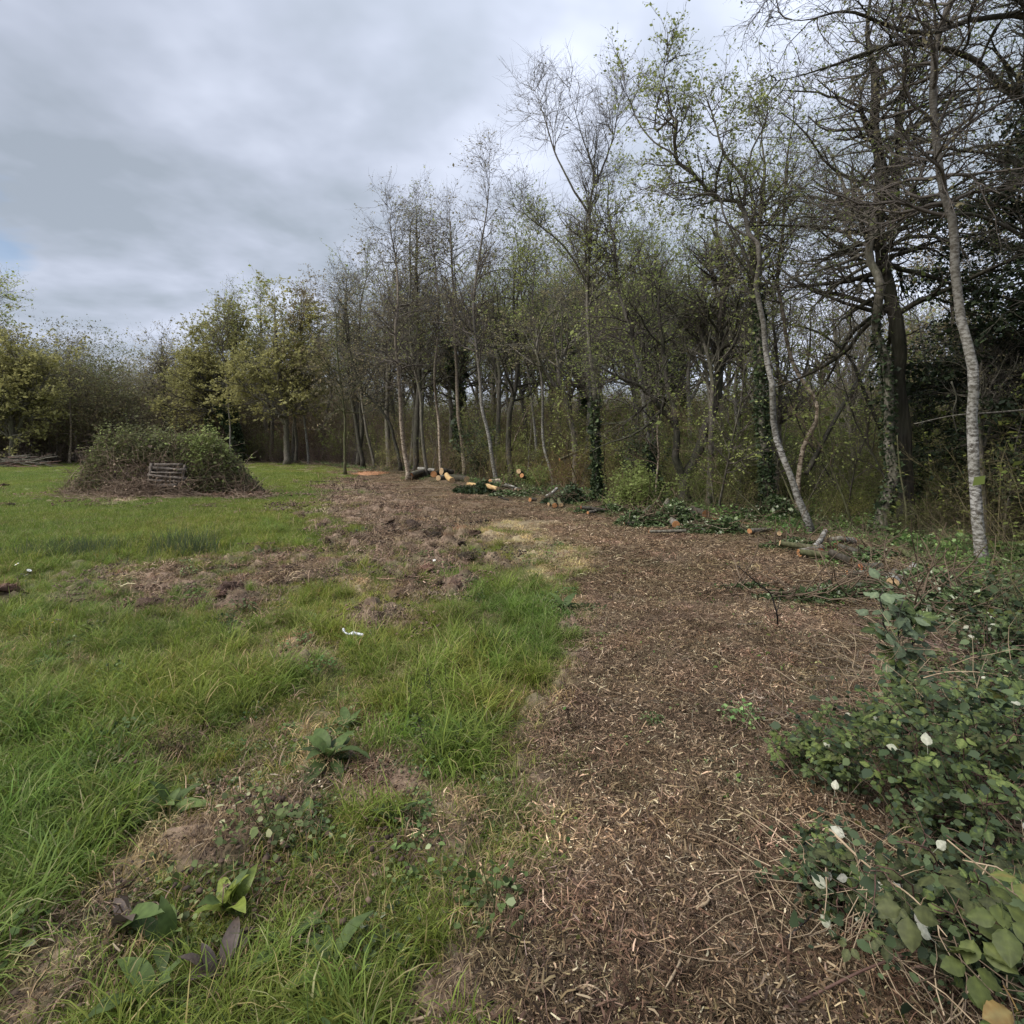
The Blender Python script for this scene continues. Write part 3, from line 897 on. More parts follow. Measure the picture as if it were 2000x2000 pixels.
    pm = (1 - .9 * sstep(.2, .6, m['s'])) * np.clip(m['mulch'] * (1 - .9 * sstep(.3, .6, m['g'])) + .5 * (1 - sstep(.2, .6, m['g'])), 0, 1)
    k = (rng.random(len(X)) < pm) & (m['w'] < 1.5)
    n1 = fbm(X * .6, Y * .6, 3, 82)[k][:, None]
    green = (sstep(-1.6, 0.1, m['w'][k])[:, None] * .5 + np.clip(fbm(X[k] * .8, Y[k] * .8, 3, 83), 0, 1)[:, None] * .6)
    tb = np.array([1.12, 1.07, .96]) * (1 - green) + np.array([.62, .78, .5]) * green
    tb = tb * (1 + .6 * n1)
    scatter('wood_chip_mulch', C_chip_far, X[k], Y[k], Z[k], .8 + .4 * rng.random(k.sum()), jit_tint(rng, k.sum(), tb, .12, .04), rng, tilt=.04)
    # clods in churned soil
    X, Y = polar_points(rng, lambda r: .11 + .012 * r, 1.1, 30, -A, A)
    m = masks(X, Y); Z = H(X, Y, m)
    churn = (1 - m['mulch']) * (1 - sstep(.35, .7, m['g']))
    md = np.zeros(len(X))
    for a, b, rr, hh in MOUNDS:
        if hh > 0:
            gx, gy = gp(a, b); md = np.maximum(md, np.exp(-((X - gx) ** 2 + (Y - gy) ** 2) / (rr * .8) ** 2))
    k = (rng.random(len(X)) < np.clip(churn * .9 + md, 0, 1)) & (m['w'] < 0)
    scatter('soil_clods', C_clod, X[k], Y[k], Z[k], (.6 + .9 * rng.random(k.sum())) * (1 + .12 * np.hypot(X[k], Y[k])), jit_tint(rng, k.sum(), (.85, .82, .80), .35, .04), rng)
    X, Y = polar_points(rng, lambda r: .15 + .014 * r, 2.2, 34, -A, A)
    m = masks(X, Y); Z = H(X, Y, m)
    churn = (1 - sstep(0, .3, m['mulch'])) * (1 - sstep(.35, .7, m['g']))
    cl = sstep(-.02, .2, fbm(X * 1.6, Y * 1.6, 3, 88))
    k = (rng.random(len(X)) < churn * cl * .85 * sstep(2.2, 5, Y) * (1 - sstep(.2, .5, m['s']))) & (m['w'] < -.5)
    n = k.sum(); sc = (.5 + .8 * rng.random(n)) * (1 + .02 * Y[k])
    scatter('turf_clods', C_turf, X[k], Y[k], Z[k], np.stack([sc * (.8 + .8 * rng.random(n)), sc, sc * (.7 + .6 * rng.random(n))], 1), jit_tint(rng, n, (.62, .56, .52), .35, .05), rng, tilt=.3)
    # dead and green leaves lying on the mulch
    X, Y = polar_points(rng, lambda r: .13 + .018 * r, 1.0, 14, -A, A)
    m = masks(X, Y); Z = H(X, Y, m) + .012
    k = (rng.random(len(X)) < .55 * m['mulch'] * (.35 + 1.6 * np.clip(fbm(X * .9, Y * .9, 3, 98) + .15, 0, 1)) * (1 - sstep(.3, .6, m['g'])))
    n = k.sum(); tn = rng.random((n, 1))
    tb = np.where(tn < .45, np.array([[.8, .6, .42]]), np.where(tn < .8, np.array([[.7, .85, .5]]), np.array([[2.0, 1.9, 1.6]])))
    scatter('leaf_litter', C_litter, X[k], Y[k], Z[k], .6 + .9 * rng.random(n), jit_tint(rng, n, tb, .25, .05), rng, tilt=.1)
    # weeds among the grass
    X, Y = polar_points(rng, lambda r: .11 + .013 * r, 1.0, 12, -A, A)
    m = masks(X, Y); Z = H(X, Y, m)
    wz = blobs([(450, 1750, 350, 260, .75), (250, 1500, 200, 90, .5), (330, 1600, 220, 80, .8), (820, 1500, 120, 60, .5), (880, 1450, 150, 90, .5), (60, 1400, 120, 60, .6), (1050, 1190, 90, 50, .5), (700, 1620, 150, 80, .5)], m['u'], m['v'])
    pw = np.clip(wz * .8 + .10 * sstep(.2, .5, m['g']) + .25 * np.clip(fbm(X * 1.4, Y * 1.4, 3, 91), 0, 1) * sstep(.2, .5, m['g']), 0, 1) * np.where(m['mulch'] > .6, .25, 1)
    k = (rng.random(len(X)) < pw) & (m['w'] < .3)
    scatter('low_weeds', C_weed, X[k], Y[k], Z[k], .6 + .8 * rng.random(k.sum()), jit_tint(rng, k.sum(), (1.1, 1.1, 1.05), .2, .08), rng, tilt=.15)
    # leafy bank along the edge of the wood
    X, Y = polar_points(rng, lambda r: .16 + .018 * r, 3.0, 56, -A * 1.0, A * 1.25)
    m = masks(X, Y); Z = H(X, Y, m); w = m['w']
    pw = (np.exp(-((w - .75) / .75) ** 2) * .85 + .30 * (w > 1) + .14 * np.exp(-((w + .5) / .5) ** 2)) * (.30 + .70 * sstep(5.2, 7.0, Y)) * (1 - blobs(NOCOVER, m['u'], m['v']))
    k = (rng.random(len(X)) < pw) & (Y > 2.5)
    sc = (.35 + .75 * rng.random(k.sum())) * (.55 + .45 * sstep(-.6, .8, w[k])) * (.65 + .45 * sstep(5, 8, Y[k]))
    tn = fbm(X[k] * .7, Y[k] * .7, 3, 95)[:, None]
    tb = np.array([1.05, 1.12, 1.0]) * (1 + .5 * tn)
    scatter('woodland_ground_cover', C_cover, X[k], Y[k], Z[k], sc, jit_tint(rng, k.sum(), tb, .2, .08), rng, tilt=.15)
    k = (rng.random(len(X)) < (np.exp(-((w - .5) / .8) ** 2) * .45 + .15 * (w > 1)) * (1 - blobs(NOCOVER, m['u'], m['v']) * .8))
    scatter('fallen_twigs', C_stick, X[k], Y[k], Z[k], (.35 + .35 * rng.random(k.sum())) * (1 + .03 * Y[k]), jit_tint(rng, k.sum(), (1.1, 1.05, 1), .3, .05), rng, tilt=.04)
    # undergrowth inside the wood
    X, Y = polar_points(rng, lambda r: .75 + .035 * r, 6, 85, -A * 1.0, A * 1.3)
    m = masks(X, Y); Z = H(X, Y, m); w = m['w']
    k = (w > 1.3) & (rng.random(len(X)) < .45 + .4 * sstep(1.5, 6, w))
    X = X[k]; Y = Y[k]; Z = Z[k]; w = w[k]; n = len(X)
    s = (.45 + .62 * sstep(1.5, 9, w)) * (.65 + .6 * rng.random(n))
    f = fbm(X * .18, Y * .18, 3, 99)
    u = UC + F * X / Y
    s = s * np.where((u > 1480) & (u < 1900), np.clip(3.9 * (Y / 20) / 3.6, .45, 1.3) * .85, 1)
    grn = np.array([.82, 1.0, .66]); brn = np.array([1.05, .9, .72])
    t = np.clip(.55 + 1.3 * f + .25 * (u > 1450), 0, 1)[:, None]
    tb = (grn * t + brn * (1 - t)) * 1.25
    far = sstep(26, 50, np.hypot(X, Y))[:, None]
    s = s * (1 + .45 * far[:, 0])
    tb = tb * (1 - far) + np.array([1.6, 1.5, 1.7]) * far  # far undergrowth goes paler and bluer: distance haze painted into its tint
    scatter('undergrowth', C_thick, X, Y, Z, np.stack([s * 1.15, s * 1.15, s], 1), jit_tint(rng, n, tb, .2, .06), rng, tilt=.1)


ground_cover()

# ------------------------------------------------------------------ trees
def resample(P, K):
    P = np.asarray(P, float)
    # Catmull-Rom style smoothing then uniform resample
    s = np.concatenate([[0], np.cumsum(np.linalg.norm(np.diff(P, axis=0), axis=1))])
    t = np.linspace(0, s[-1], K)
    m = np.gradient(P, s, axis=0)
    i = np.clip(np.searchsorted(s, t, 'right') - 1, 0, len(s) - 2)
    h = (s[i + 1] - s[i]); q = ((t - s[i]) / h)[:, None]; h = h[:, None]
    return (2 * q ** 3 - 3 * q ** 2 + 1) * P[i] + (q ** 3 - 2 * q ** 2 + q) * h * m[i] + (-2 * q ** 3 + 3 * q ** 2) * P[i + 1] + (q ** 3 - q ** 2) * h * m[i + 1]


def make_tree(name, label, cat, base, stems, radii, rng, bark, n1=40, t0=.35, len1=2.2, ang1=60, up1=.05, n2=350, len2=.8, up2=.04, n3=2600, len3=.35, leaves=0, leaf_size=.045, leaf='leaf_spring',
              twig='twig', ivy=0, ivy_h=3.0, ivy_r=.12, ivy_size=.06, flat=0.0, wander=.19, prof=None, rr1=.5, twr=.0028, group=None, limb_from=1, taper_top=.25, leaf_t=.3, ivy_z0=0., sides=10, parts=True):
    """stems: list of (K,3) world polylines; stem 0 is the trunk, the others are limbs"""
    base = np.asarray(base, float); n3 = int(n3 * .68); len2 *= 1.1; len3 *= 1.1
    root = thing(name, label, cat, tuple(base), group)
    SP = []; SR = []
    K = 34
    for i, (st, rd) in enumerate(zip(stems, radii)):
        P = resample(st, K)
        t = np.linspace(0, 1, K)
        R = (rd[0] * (1 - t) + rd[1] * t) * (1 - .75 * sstep(.72, 1, t))
        wv = rng.standard_normal((K - 2, 3)); wv = (wv + np.roll(wv, 1, 0) + np.roll(wv, -1, 0)) / 3
        P[1:-1] += wv * R[1:-1, None] * .35
        if i == 0:
            zz = P[:, 2] - P[0, 2]
            R = R * (1 + .55 * np.exp(-np.maximum(zz, 0) / .18))
            P[0, 2] -= .12
        SP.append(P); SR.append(R)
        g = Geo(); tubes(g, P[None], R[None], sides if i == 0 else 8, cap=True, noise=.035, rng=rng)
        link('trunk' if i == 0 else 'limb', g.mesh('trunk' if i == 0 else 'limb', [M[bark]], origin=base), root)
    SPa = np.stack(SP); SRa = np.stack(SR)
    if prof is None: prof = lambda t: 1.15 - .75 * t
    P1, R1, L1, pi1 = children(rng, SPa, SRa, n1, t0, 1.0, ang1, 14, lambda t, r: len1 * prof((t - t0) / (1 - t0)) * (.55 + .6 * r.random(len(t))), 8, wander, up1, rr=rr1 * 1.1, rmin=.009, taper=.75, flat=flat)
    g = Geo(); tubes(g, P1, R1, 4)
    P2, R2, L2, _ = children(rng, P1, R1, n2, .15, 1, 48, 14, lambda t, r: len2 * (1.1 - .6 * t) * (.5 + r.random(len(t))), 4, wander * 1.3, up2, rr=.6, rmin=twr * 1.8, taper=.78, flat=flat)
    tubes(g, P2, R2, 3)
    link('branches', g.mesh('branches', [M['twig'] if bark in ('bark_birch', 'bark_birch_warm') else M[bark]], origin=base), root)
    g = Geo()
    P3, R3, L3, _ = children(rng, P2, R2, n3, .12, 1, 42, 14, lambda t, r: len3 * (.5 + r.random(len(t))), 2, wander * 1.4, up2, rr=.6, rmin=twr)
    tubes(g, P3, R3, 3)
    link('twigs', g.mesh('twigs', [M[twig]], origin=base), root, kind='stuff')
    if leaves:
        g = Geo()
        leaf_quads(g, rng, sample_on(rng, P3, leaves, leaf_t, 1, leaf_size * .3), leaf_size, up=.2, asp=.65)
        link('foliage', g.mesh('foliage', [M[leaf]], origin=base), root, kind='stuff')
    if ivy:
        g = Geo()
        n = ivy
        st = rng.integers(0, len(SP) if ivy_h > 5 else 1, n)
        P = SPa[st]; zmax = ivy_h
        tt = rng.random(n) ** 1.5
        z = SPa[0][:, 2] - SPa[0][0, 2]
        kmax = np.interp(zmax, z, np.arange(K)); kmin = np.interp(ivy_z0, z, np.arange(K))
        f = kmin + tt * (kmax - kmin); i = np.minimum(f.astype(int), K - 2); f = (f - i)[:, None]
        p = P[np.arange(n), i] * (1 - f) + P[np.arange(n), i + 1] * f
        a = rng.random(n) * 6.283
        bulge = ivy_r * (.55 + .9 * np.abs(fbm(p[:, 2] * 1.6, a, 2, 3))) * (1 - .5 * tt)
        rad = (SRa[st, i] + bulge * rng.random(n) ** .5)[:, None]
        p = p + np.stack([np.cos(a), np.sin(a), .4 * rng.standard_normal(n)], 1) * rad
        leaf_quads(g, rng, p, ivy_size, up=.5, asp=.9, droop=.4)
        link('ivy', g.mesh('ivy', [M['leaf_ivy']], origin=base), root, kind='stuff')
    return root


def T(name, label, cat, base_uv, d, path, w0, w1, ext=2.0, forks=(), seed=1, top=None, **k):
    """trace a trunk: base point on the ground in photo pixels, d its distance, path upward"""
    rng = np.random.default_rng(seed)
    pts = [at(u, v, d) for u, v in [base_uv] + list(path)]
    b = pts[0].copy()
    b[2] = h1(b[0], b[1]); pts[0] = b; w0 *= .68 if k.get('bark') == 'bark_birch' else .78; w1 *= .62
    # slight depth wander makes the trunk a space curve
    for i, p in enumerate(pts[1:], 1): p[1] += .04 * d / 10 * i * rng.standard_normal() * .5
    if ext:
        dirn = unit(pts[-1] - pts[-2]) * .6 + np.array([0, 0, .5]); dirn = unit(dirn)
        pts += [pts[-1] + dirn * ext * .5 + rng.standard_normal(3) * .06 * ext, pts[-1] + dirn * ext + rng.standard_normal(3) * .1 * ext]
    stems = [np.array(pts)]; r = [(w0 / F * d / 2, w1 / F * d / 2)]
    for f in forks:
        fp = [at(u, v, d + dd) for u, v, dd in f['p']]
        stems.append(np.array(fp)); r.append((f['w'][0] / F * d / 2 * .8, f['w'][1] / F * d / 2 * .6))
    return make_tree(name, label, cat, b, stems, r, rng, **k)


def hero_trees():
    T('birch_tree', 'tall pale birch trunk standing nearest at the right edge of the clearing', 'tree', (1922, 1118), 7.2,
      [(1913, 1035), (1908, 930), (1902, 828), (1894, 720), (1884, 621), (1870, 540), (1857, 440), (1846, 360), (1832, 280), (1824, 200), (1825, 132), (1841, 66), (1850, 0)], 30, 12, ext=3.5, seed=1, bark='bark_birch',
      n1=58, t0=.40, len1=1.7, ang1=68, up1=.03, n2=420, len2=.7, n3=3200, len3=.30, leaves=3224, leaf_size=.03, leaf='leaf_bud', flat=.35, twr=.0022)
    T('alder_tree', 'straight dark trunk splitting into two leaders above many level branches', 'tree', (1764, 1046), 10.6,
      [(1768, 960), (1766, 880), (1753, 764), (1740, 632), (1735, 500), (1728, 430), (1722, 352), (1718, 242), (1712, 150)], 40, 22, ext=2.0, seed=2, bark='bark_oak',
      forks=[dict(p=[(1734, 470, 0), (1746, 420, .05), (1749, 352, .1), (1757, 264, .1), (1764, 160, .2), (1768, 80, .3)], w=(22, 11))],
      n1=105, t0=.36, len1=2.6, ang1=84, up1=.0, n2=700, len2=.85, n3=4200, len3=.30, leaves=5580, leaf_size=.042, leaf='leaf_green', flat=.6, rr1=.42, twr=.0026, wander=.17)
    T('ivy_tree', 'ivy clad leaning trunk close beside the straight dark trunk', 'tree', (1716, 1043), 10.3,
      [(1730, 990), (1740, 930), (1737, 852), (1733, 764), (1724, 694), (1709, 645), (1698, 566), (1693, 500), (1697, 440), (1708, 383)], 28, 15, ext=2.2, seed=3, bark='bark_grey',
      n1=34, t0=.55, len1=1.5, ang1=65, n2=260, n3=2200, leaves=930, leaf='leaf_green', leaf_size=.04, ivy=2300, ivy_h=4.2, ivy_r=.05, ivy_size=.05)
    T('leaning_birch', 'mottled birch leaning left from its base beside the cut birch logs', 'tree', (1590, 1052), 9.9,
      [(1564, 984), (1542, 918), (1524, 861), (1511, 808), (1502, 764), (1498, 698), (1487, 623), (1478, 559), (1470, 500), (1460, 449), (1454, 396), (1414, 370), (1361, 339), (1326, 308), (1308, 264), (1300, 211), (1280, 180)], 19, 6, ext=.5, seed=4, bark='bark_birch',
      forks=[dict(p=[(1455, 400, 0), (1454, 352, .1), (1414, 299, .2), (1396, 238, .3), (1380, 190, .3), (1365, 160, .4)], w=(9, 3)), dict(p=[(1474, 540, 0), (1440, 470, -.2), (1414, 420, -.3), (1405, 385, -.3), (1340, 380, -.4), (1270, 360, -.5)], w=(7, 2.5)), dict(p=[(1326, 308, 0), (1270, 270, .1), (1230, 200, .2), (1215, 150, .2)], w=(5, 2)), dict(p=[(1454, 352, .1), (1470, 290, .0), (1495, 240, -.2), (1500, 200, -.2)], w=(6, 3))],
      n1=90, t0=.45, len1=.95, ang1=52, up1=.06, n2=640, len2=.5, n3=3800, len3=.22, leaves=7114, leaf_size=.04, leaf='leaf_spring', twr=.0024)
    T('ivy_tree', 'upright trunk thickly sleeved in dark ivy right behind the leaning birch', 'tree', (1500, 1010), 13.0,
      [(1494, 920), (1488, 820), (1484, 700), (1482, 600), (1480, 520), (1484, 420), (1490, 330)], 22, 9, ext=1.5, seed=5, bark='bark_grey',
      n1=40, t0=.5, len1=1.7, ang1=55, n2=330, n3=2600, leaves=3481, leaf='leaf_spring', leaf_size=.05, ivy=4600, ivy_h=6.6, ivy_r=.12, ivy_size=.06)
    T('crooked_birch', 'thin crooked birch bending right at mid height behind the leaning birch', 'tree', (1560, 1012), 13.0,
      [(1562, 940), (1577, 865), (1590, 808), (1586, 773), (1564, 733), (1546, 667), (1533, 610), (1531, 528), (1533, 440), (1539, 352), (1542, 286), (1537, 238)], 13, 5, ext=1.0, seed=6, bark='bark_birch_warm',
      n1=44, t0=.4, len1=1.4, ang1=55, n2=330, n3=2600, len3=.3, leaves=1874, leaf='leaf_spring', leaf_size=.045)
    T('forked_tree', 'dark tree forking low into two spreading trunks', 'tree', (1341, 992), 14.6,
      [(1338, 940), (1361, 896), (1383, 826), (1396, 773), (1403, 711), (1405, 614), (1414, 544), (1412, 470)], 27, 13, ext=1.2, seed=7, bark='bark_dark',
      forks=[dict(p=[(1338, 945, 0), (1324, 896, -.1), (1320, 830, -.1), (1282, 786, -.2), (1258, 760, -.3), (1215, 740, -.5), (1150, 700, -.6)], w=(21, 8)), dict(p=[(1320, 830, -.1), (1317, 799, 0), (1304, 746, .1), (1295, 676, .1), (1286, 610, .2), (1292, 520, .2)], w=(15, 8)), dict(p=[(1396, 773, 0), (1420, 700, .2), (1450, 640, .3), (1462, 590, .3)], w=(7, 3)), dict(p=[(1403, 720, 0), (1385, 660, -.2), (1372, 600, -.2), (1350, 540, -.3)], w=(7, 3))],
      n1=95, t0=.45, len1=1.8, ang1=52, up1=.03, n2=800, len2=.75, n3=5200, len3=.35, leaves=4687, leaf='leaf_green', leaf_size=.05, rr1=.5, wander=.2)
    T('slim_birch', 'slim mottled birch just left of the dark forked tree', 'tree', (1291, 985), 15.3,
      [(1275, 914), (1264, 852), (1253, 764), (1242, 698), (1220, 632), (1205, 560), (1196, 480), (1190, 400)], 13, 6, ext=1.5, seed=8, bark='bark_birch',
      n1=42, t0=.4, len1=1.7, ang1=48, n2=330, n3=2600, leaves=4352, leaf='leaf_spring', leaf_size=.05, ivy=900, ivy_h=1.8, ivy_r=.10, ivy_size=.08)
    T('bare_tree', 'tall bare tree with lichen grey ivy flecked trunk topping the treeline', 'tree', (1166, 985), 15.3,
      [(1166, 930), (1165, 871), (1160, 762), (1151, 654), (1149, 563), (1152, 472), (1152, 400), (1160, 340), (1135, 270), (1112, 200)], 14, 4, ext=.4, seed=9, bark='bark_grey',
      forks=[dict(p=[(1156, 375, 0), (1180, 320, .2), (1200, 260, .2), (1208, 200, .2)], w=(6, 2)), dict(p=[(1152, 420, 0), (1120, 370, -.2), (1085, 300, -.3), (1060, 220, -.4), (1040, 165, -.4)], w=(6, 2)), dict(p=[(1150, 560, 0), (1100, 480, -.4), (1040, 430, -.7), (985, 390, -.9)], w=(6, 2))],
      n1=85, t0=.45, len1=1.7, ang1=42, up1=.10, n2=700, len2=.75, up2=.08, n3=4600, len3=.38, leaves=648, leaf='leaf_bud', leaf_size=.04, ivy=2600, ivy_h=3.0, ivy_r=.07, ivy_size=.07, twr=.003)
    T('silver_birch', 'slender silver birch standing behind the end of the long log pile', 'tree', (972, 946), 23.0,
      [(963, 900), (955, 853), (942, 799), (937, 744), (930, 670), (925, 590), (935, 500), (948, 420), (955, 350)], 12, 4, ext=1.2, seed=10, bark='bark_birch',
      n1=46, t0=.35, len1=2.2, ang1=42, up1=.08, n2=330, len2=.95, n3=2400, len3=.5, leaves=2142, leaf='leaf_bud', leaf_size=.06, twr=.004)
    T('slender_birch', 'thin birch between the ivy thicket and the grey ivy flecked trunk', 'tree', (1083, 948), 22.5,
      [(1074, 915), (1067, 890), (1060, 835), (1060, 760), (1050, 690), (1040, 600), (1046, 500)], 9, 4, ext=1.5, seed=11, bark='bark_birch',
      n1=36, t0=.4, len1=2.0, ang1=48, n2=270, n3=2000, len3=.5, leaves=3481, leaf='leaf_spring', leaf_size=.07, twr=.004)
    T('white_stem_tree', 'bare whitish stem leaning left above the bright bush', 'tree', (1052, 915), 26.0,
      [(1046, 850), (1038, 780), (1031, 726), (1026, 672), (1018, 563), (1010, 480)], 9, 4, ext=1.5, seed=12, bark='bark_birch',
      n1=32, t0=.4, len1=2.0, ang1=50, n2=240, n3=1700, len3=.5, leaves=2812, leaf='leaf_green', leaf_size=.07, twr=.004)
    T('warm_birch', 'pinkish birch trunk behind the stacked logs', 'tree', (908, 925), 30.0,
      [(904, 889), (897, 817), (892, 744), (888, 654), (884, 560), (880, 470), (874, 400)], 11, 4, ext=1.0, seed=13, bark='bark_birch_warm',
      n1=40, t0=.4, len1=2.4, ang1=48, n2=280, len2=1.1, n3=1900, len3=.55, leaves=1740, leaf='leaf_bud', leaf_size=.07, twr=.005)
    T('warm_birch', 'pale pinkish stem with dark scars left of the pinkish birch', 'tree', (862, 930), 29.0,
      [(858, 870), (853, 800), (850, 740), (856, 640), (850, 520), (842, 440)], 8, 3, ext=1.0, seed=63, bark='bark_birch_warm',
      n1=34, t0=.4, len1=2.0, ang1=48, n2=240, len2=1.0, n3=1500, len3=.55, leaves=1472, leaf='leaf_bud', leaf_size=.07, twr=.005)
    T('pale_tree', 'pale trunk standing alone at the left end of the log pile', 'tree', (797, 940), 25.5,
      [(791, 890), (787, 853), (783, 762), (778, 654), (778, 581), (770, 500), (762, 440)], 11, 4, ext=1.0, seed=14, bark='bark_birch_warm',
      n1=46, t0=.33, len1=2.1, ang1=55, n2=320, len2=1.0, n3=2200, len3=.5, leaves=2410, leaf='leaf_bud', leaf_size=.065, twr=.0045)
    T('kinked_tree', 'grey trunk with a kink growing out of the stacked logs', 'tree', (835, 930), 27.5,
      [(829, 890), (825, 835), (820, 762), (807, 708), (799, 635), (800, 540), (806, 450), (812, 400)], 9, 3, ext=1.0, seed=15, bark='bark_grey',
      n1=38, t0=.33, len1=1.9, ang1=60, n2=280, len2=1.0, n3=1900, len3=.5, leaves=2008, leaf='leaf_spring', leaf_size=.06, twr=.0045)
    T('dark_tree', 'thick dark straight trunk behind the pale trunk and the log pile', 'tree', (812, 922), 31.0,
      [(812, 860), (816, 800), (817, 726), (814, 617), (810, 545), (815, 470), (812, 410)], 16, 5, ext=1.0, seed=16, bark='bark_dark',
      n1=56, t0=.3, len1=2.4, ang1=62, n2=360, len2=1.1, n3=2400, len3=.55, leaves=2812, leaf='leaf_bud', leaf_size=.07, twr=.005)
    T('leaning_tree', 'dark trunk leaning left behind the pale trunk', 'tree', (783, 905), 36.0,
      [(759, 824), (741, 795), (709, 762), (690, 700), (680, 640)], 9, 3, ext=2.0, seed=17, bark='bark_dark',
      n1=36, t0=.3, len1=2.2, ang1=55, n2=240, len2=1.2, n3=1500, len3=.6, leaves=1740, leaf='leaf_bud', leaf_size=.08, twr=.006)
    T('dark_tree', 'dark trunk leaning left behind the orange sawdust ring', 'tree', (709, 908), 40.0,
      [(694, 817), (683, 744), (680, 654), (678, 590), (672, 540)], 11, 4, ext=1.5, seed=18, bark='bark_dark',
      n1=44, t0=.3, len1=2.5, ang1=52, n2=280, len2=1.2, n3=1700, len3=.6, leaves=2142, leaf='leaf_bud', leaf_size=.08, twr=.006)
    T('thin_tree', 'thin pale trunk leaning left right behind the orange sawdust ring', 'tree', (732, 908), 39.0,
      [(716, 835), (704, 770), (700, 690), (706, 600), (715, 520)], 7, 3, ext=1.5, seed=19, bark='bark_grey',
      n1=36, t0=.35, len1=2.2, ang1=50, n2=220, len2=1.1, n3=1400, len3=.6, leaves=1606, leaf='leaf_spring', leaf_size=.075, twr=.006)
    T('mossy_tree', 'thin mossy trunk with flared foot left of the orange sawdust ring', 'tree', (675, 926), 31.0,
      [(674, 880), (672, 820), (664, 760), (658, 690), (655, 620)], 7, 3, ext=1.5, seed=20, bark='bark_moss',
      n1=34, t0=.3, len1=2.2, ang1=55, n2=220, len2=1.1, n3=1400, len3=.55, leaves=2142, leaf='leaf_copper', leaf_size=.07, twr=.005)
    # far left group
    T('ivy_tree', 'broad ivy covered trunk in the far gap right of the bramble mound', 'tree', (460, 901), 50.0,
      [(458, 860), (450, 800), (446, 760), (450, 700), (460, 640)], 20, 6, ext=1.5, seed=21, bark='bark_dark',
      forks=[dict(p=[(458, 850, 0), (430, 805, 0), (395, 770, 0), (380, 720, 0)], w=(12, 4))],
      n1=60, t0=.3, len1=4.2, ang1=50, n2=360, len2=1.8, n3=2200, len3=.8, leaves=14000, leaf='leaf_gold', leaf_size=.16, ivy=4500, ivy_h=6.0, ivy_r=.45, ivy_size=.16, twr=.007)
    T('ivy_tree', 'narrow ivy column of a trunk at the far right of the bramble mound', 'tree', (418, 899), 52.0,
      [(414, 850), (410, 800), (405, 740), (400, 690)], 12, 4, ext=2, seed=22, bark='bark_dark',
      n1=50, t0=.35, len1=3.6, ang1=45, n2=300, len2=1.6, n3=1800, len3=.8, leaves=12000, leaf='leaf_gold', leaf_size=.15, ivy=3000, ivy_h=7.0, ivy_r=.35, ivy_size=.15, twr=.007)
    T('white_birch', 'thin white birch stem in front of the broad ivy covered trunk', 'tree', (451, 902), 48.0,
      [(449, 850), (446, 790), (440, 720), (445, 650), (450, 600)], 5, 2, ext=1.5, seed=23, bark='bark_birch',
      n1=30, t0=.45, len1=2.5, ang1=42, n2=180, len2=1.4, n3=1000, len3=.7, leaves=992, leaf='leaf_spring', leaf_size=.1, twr=.006)
    T('oak_tree', 'spreading oak with grey trunk and yellow green crown at the far end', 'tree', (560, 904), 46.0,
      [(559, 870), (558, 826), (556, 780), (545, 720), (540, 650), (538, 600)], 15, 5, ext=1.2, seed=24, bark='bark_grey',
      forks=[dict(p=[(558, 830, 0), (530, 790, 0), (490, 750, .5), (450, 700, 1)], w=(9, 3)), dict(p=[(557, 800, 0), (590, 760, 0), (620, 700, .3), (635, 640, .5)], w=(9, 3))],
      n1=95, t0=.25, len1=3.4, ang1=58, n2=520, len2=1.5, n3=3200, len3=.7, leaves=20000, leaf='leaf_gold', leaf_size=.16, twr=.006)
    T('birch_tree', 'white birch stem right of the spreading far oak', 'tree', (603, 903), 47.0,
      [(598, 850), (592, 800), (590, 730), (596, 650), (600, 580)], 7, 3, ext=1.2, seed=25, bark='bark_birch',
      n1=40, t0=.35, len1=2.6, ang1=48, n2=260, len2=1.3, n3=1600, len3=.7, leaves=5580, leaf='leaf_copper', leaf_size=.13, twr=.006)
    T('golden_tree', 'round yellow green tree filling the left edge', 'tree', (25, 905), 44.0,
      [(28, 860), (30, 800), (25, 740), (20, 690)], 14, 5, ext=1.6, seed=26, bark='bark_grey',
      forks=[dict(p=[(28, 850, 0), (60, 790, 0), (90, 740, .5), (110, 700, 1)], w=(9, 3)), dict(p=[(28, 830, 0), (-10, 770, 0), (-50, 720, .3), (-60, 670, .5)], w=(9, 3))],
      n1=130, t0=.15, len1=3.0, ang1=60, n2=700, len2=1.5, n3=4400, len3=.65, leaves=24000, leaf='leaf_gold', leaf_size=.16, twr=.006)
    T('thin_birch', 'very thin pale stem rising beside the wooden post frame', 'tree', (137, 898), 49.0,
      [(136, 840), (133, 770), (131, 700)], 5, 2, ext=2, seed=27, bark='bark_birch_warm',
      n1=26, t0=.4, len1=2.0, ang1=42, n2=160, len2=1.2, n3=900, len3=.6, leaves=930, leaf='leaf_gold', leaf_size=.09, twr=.006)
    T('pale_leaf_tree', 'tall tree with pale fluttering leaves topping the left edge', 'tree', (-70, 898), 50.0,
      [(-65, 840), (-60, 760), (-50, 680), (-30, 620), (-10, 580)], 12, 3, ext=1.0, seed=28, bark='bark_grey',
      n1=60, t0=.35, len1=3.2, ang1=50, n2=300, len2=1.5, n3=1500, len3=.8, leaves=2480, leaf='leaf_spring', leaf_size=.17, twr=.007)
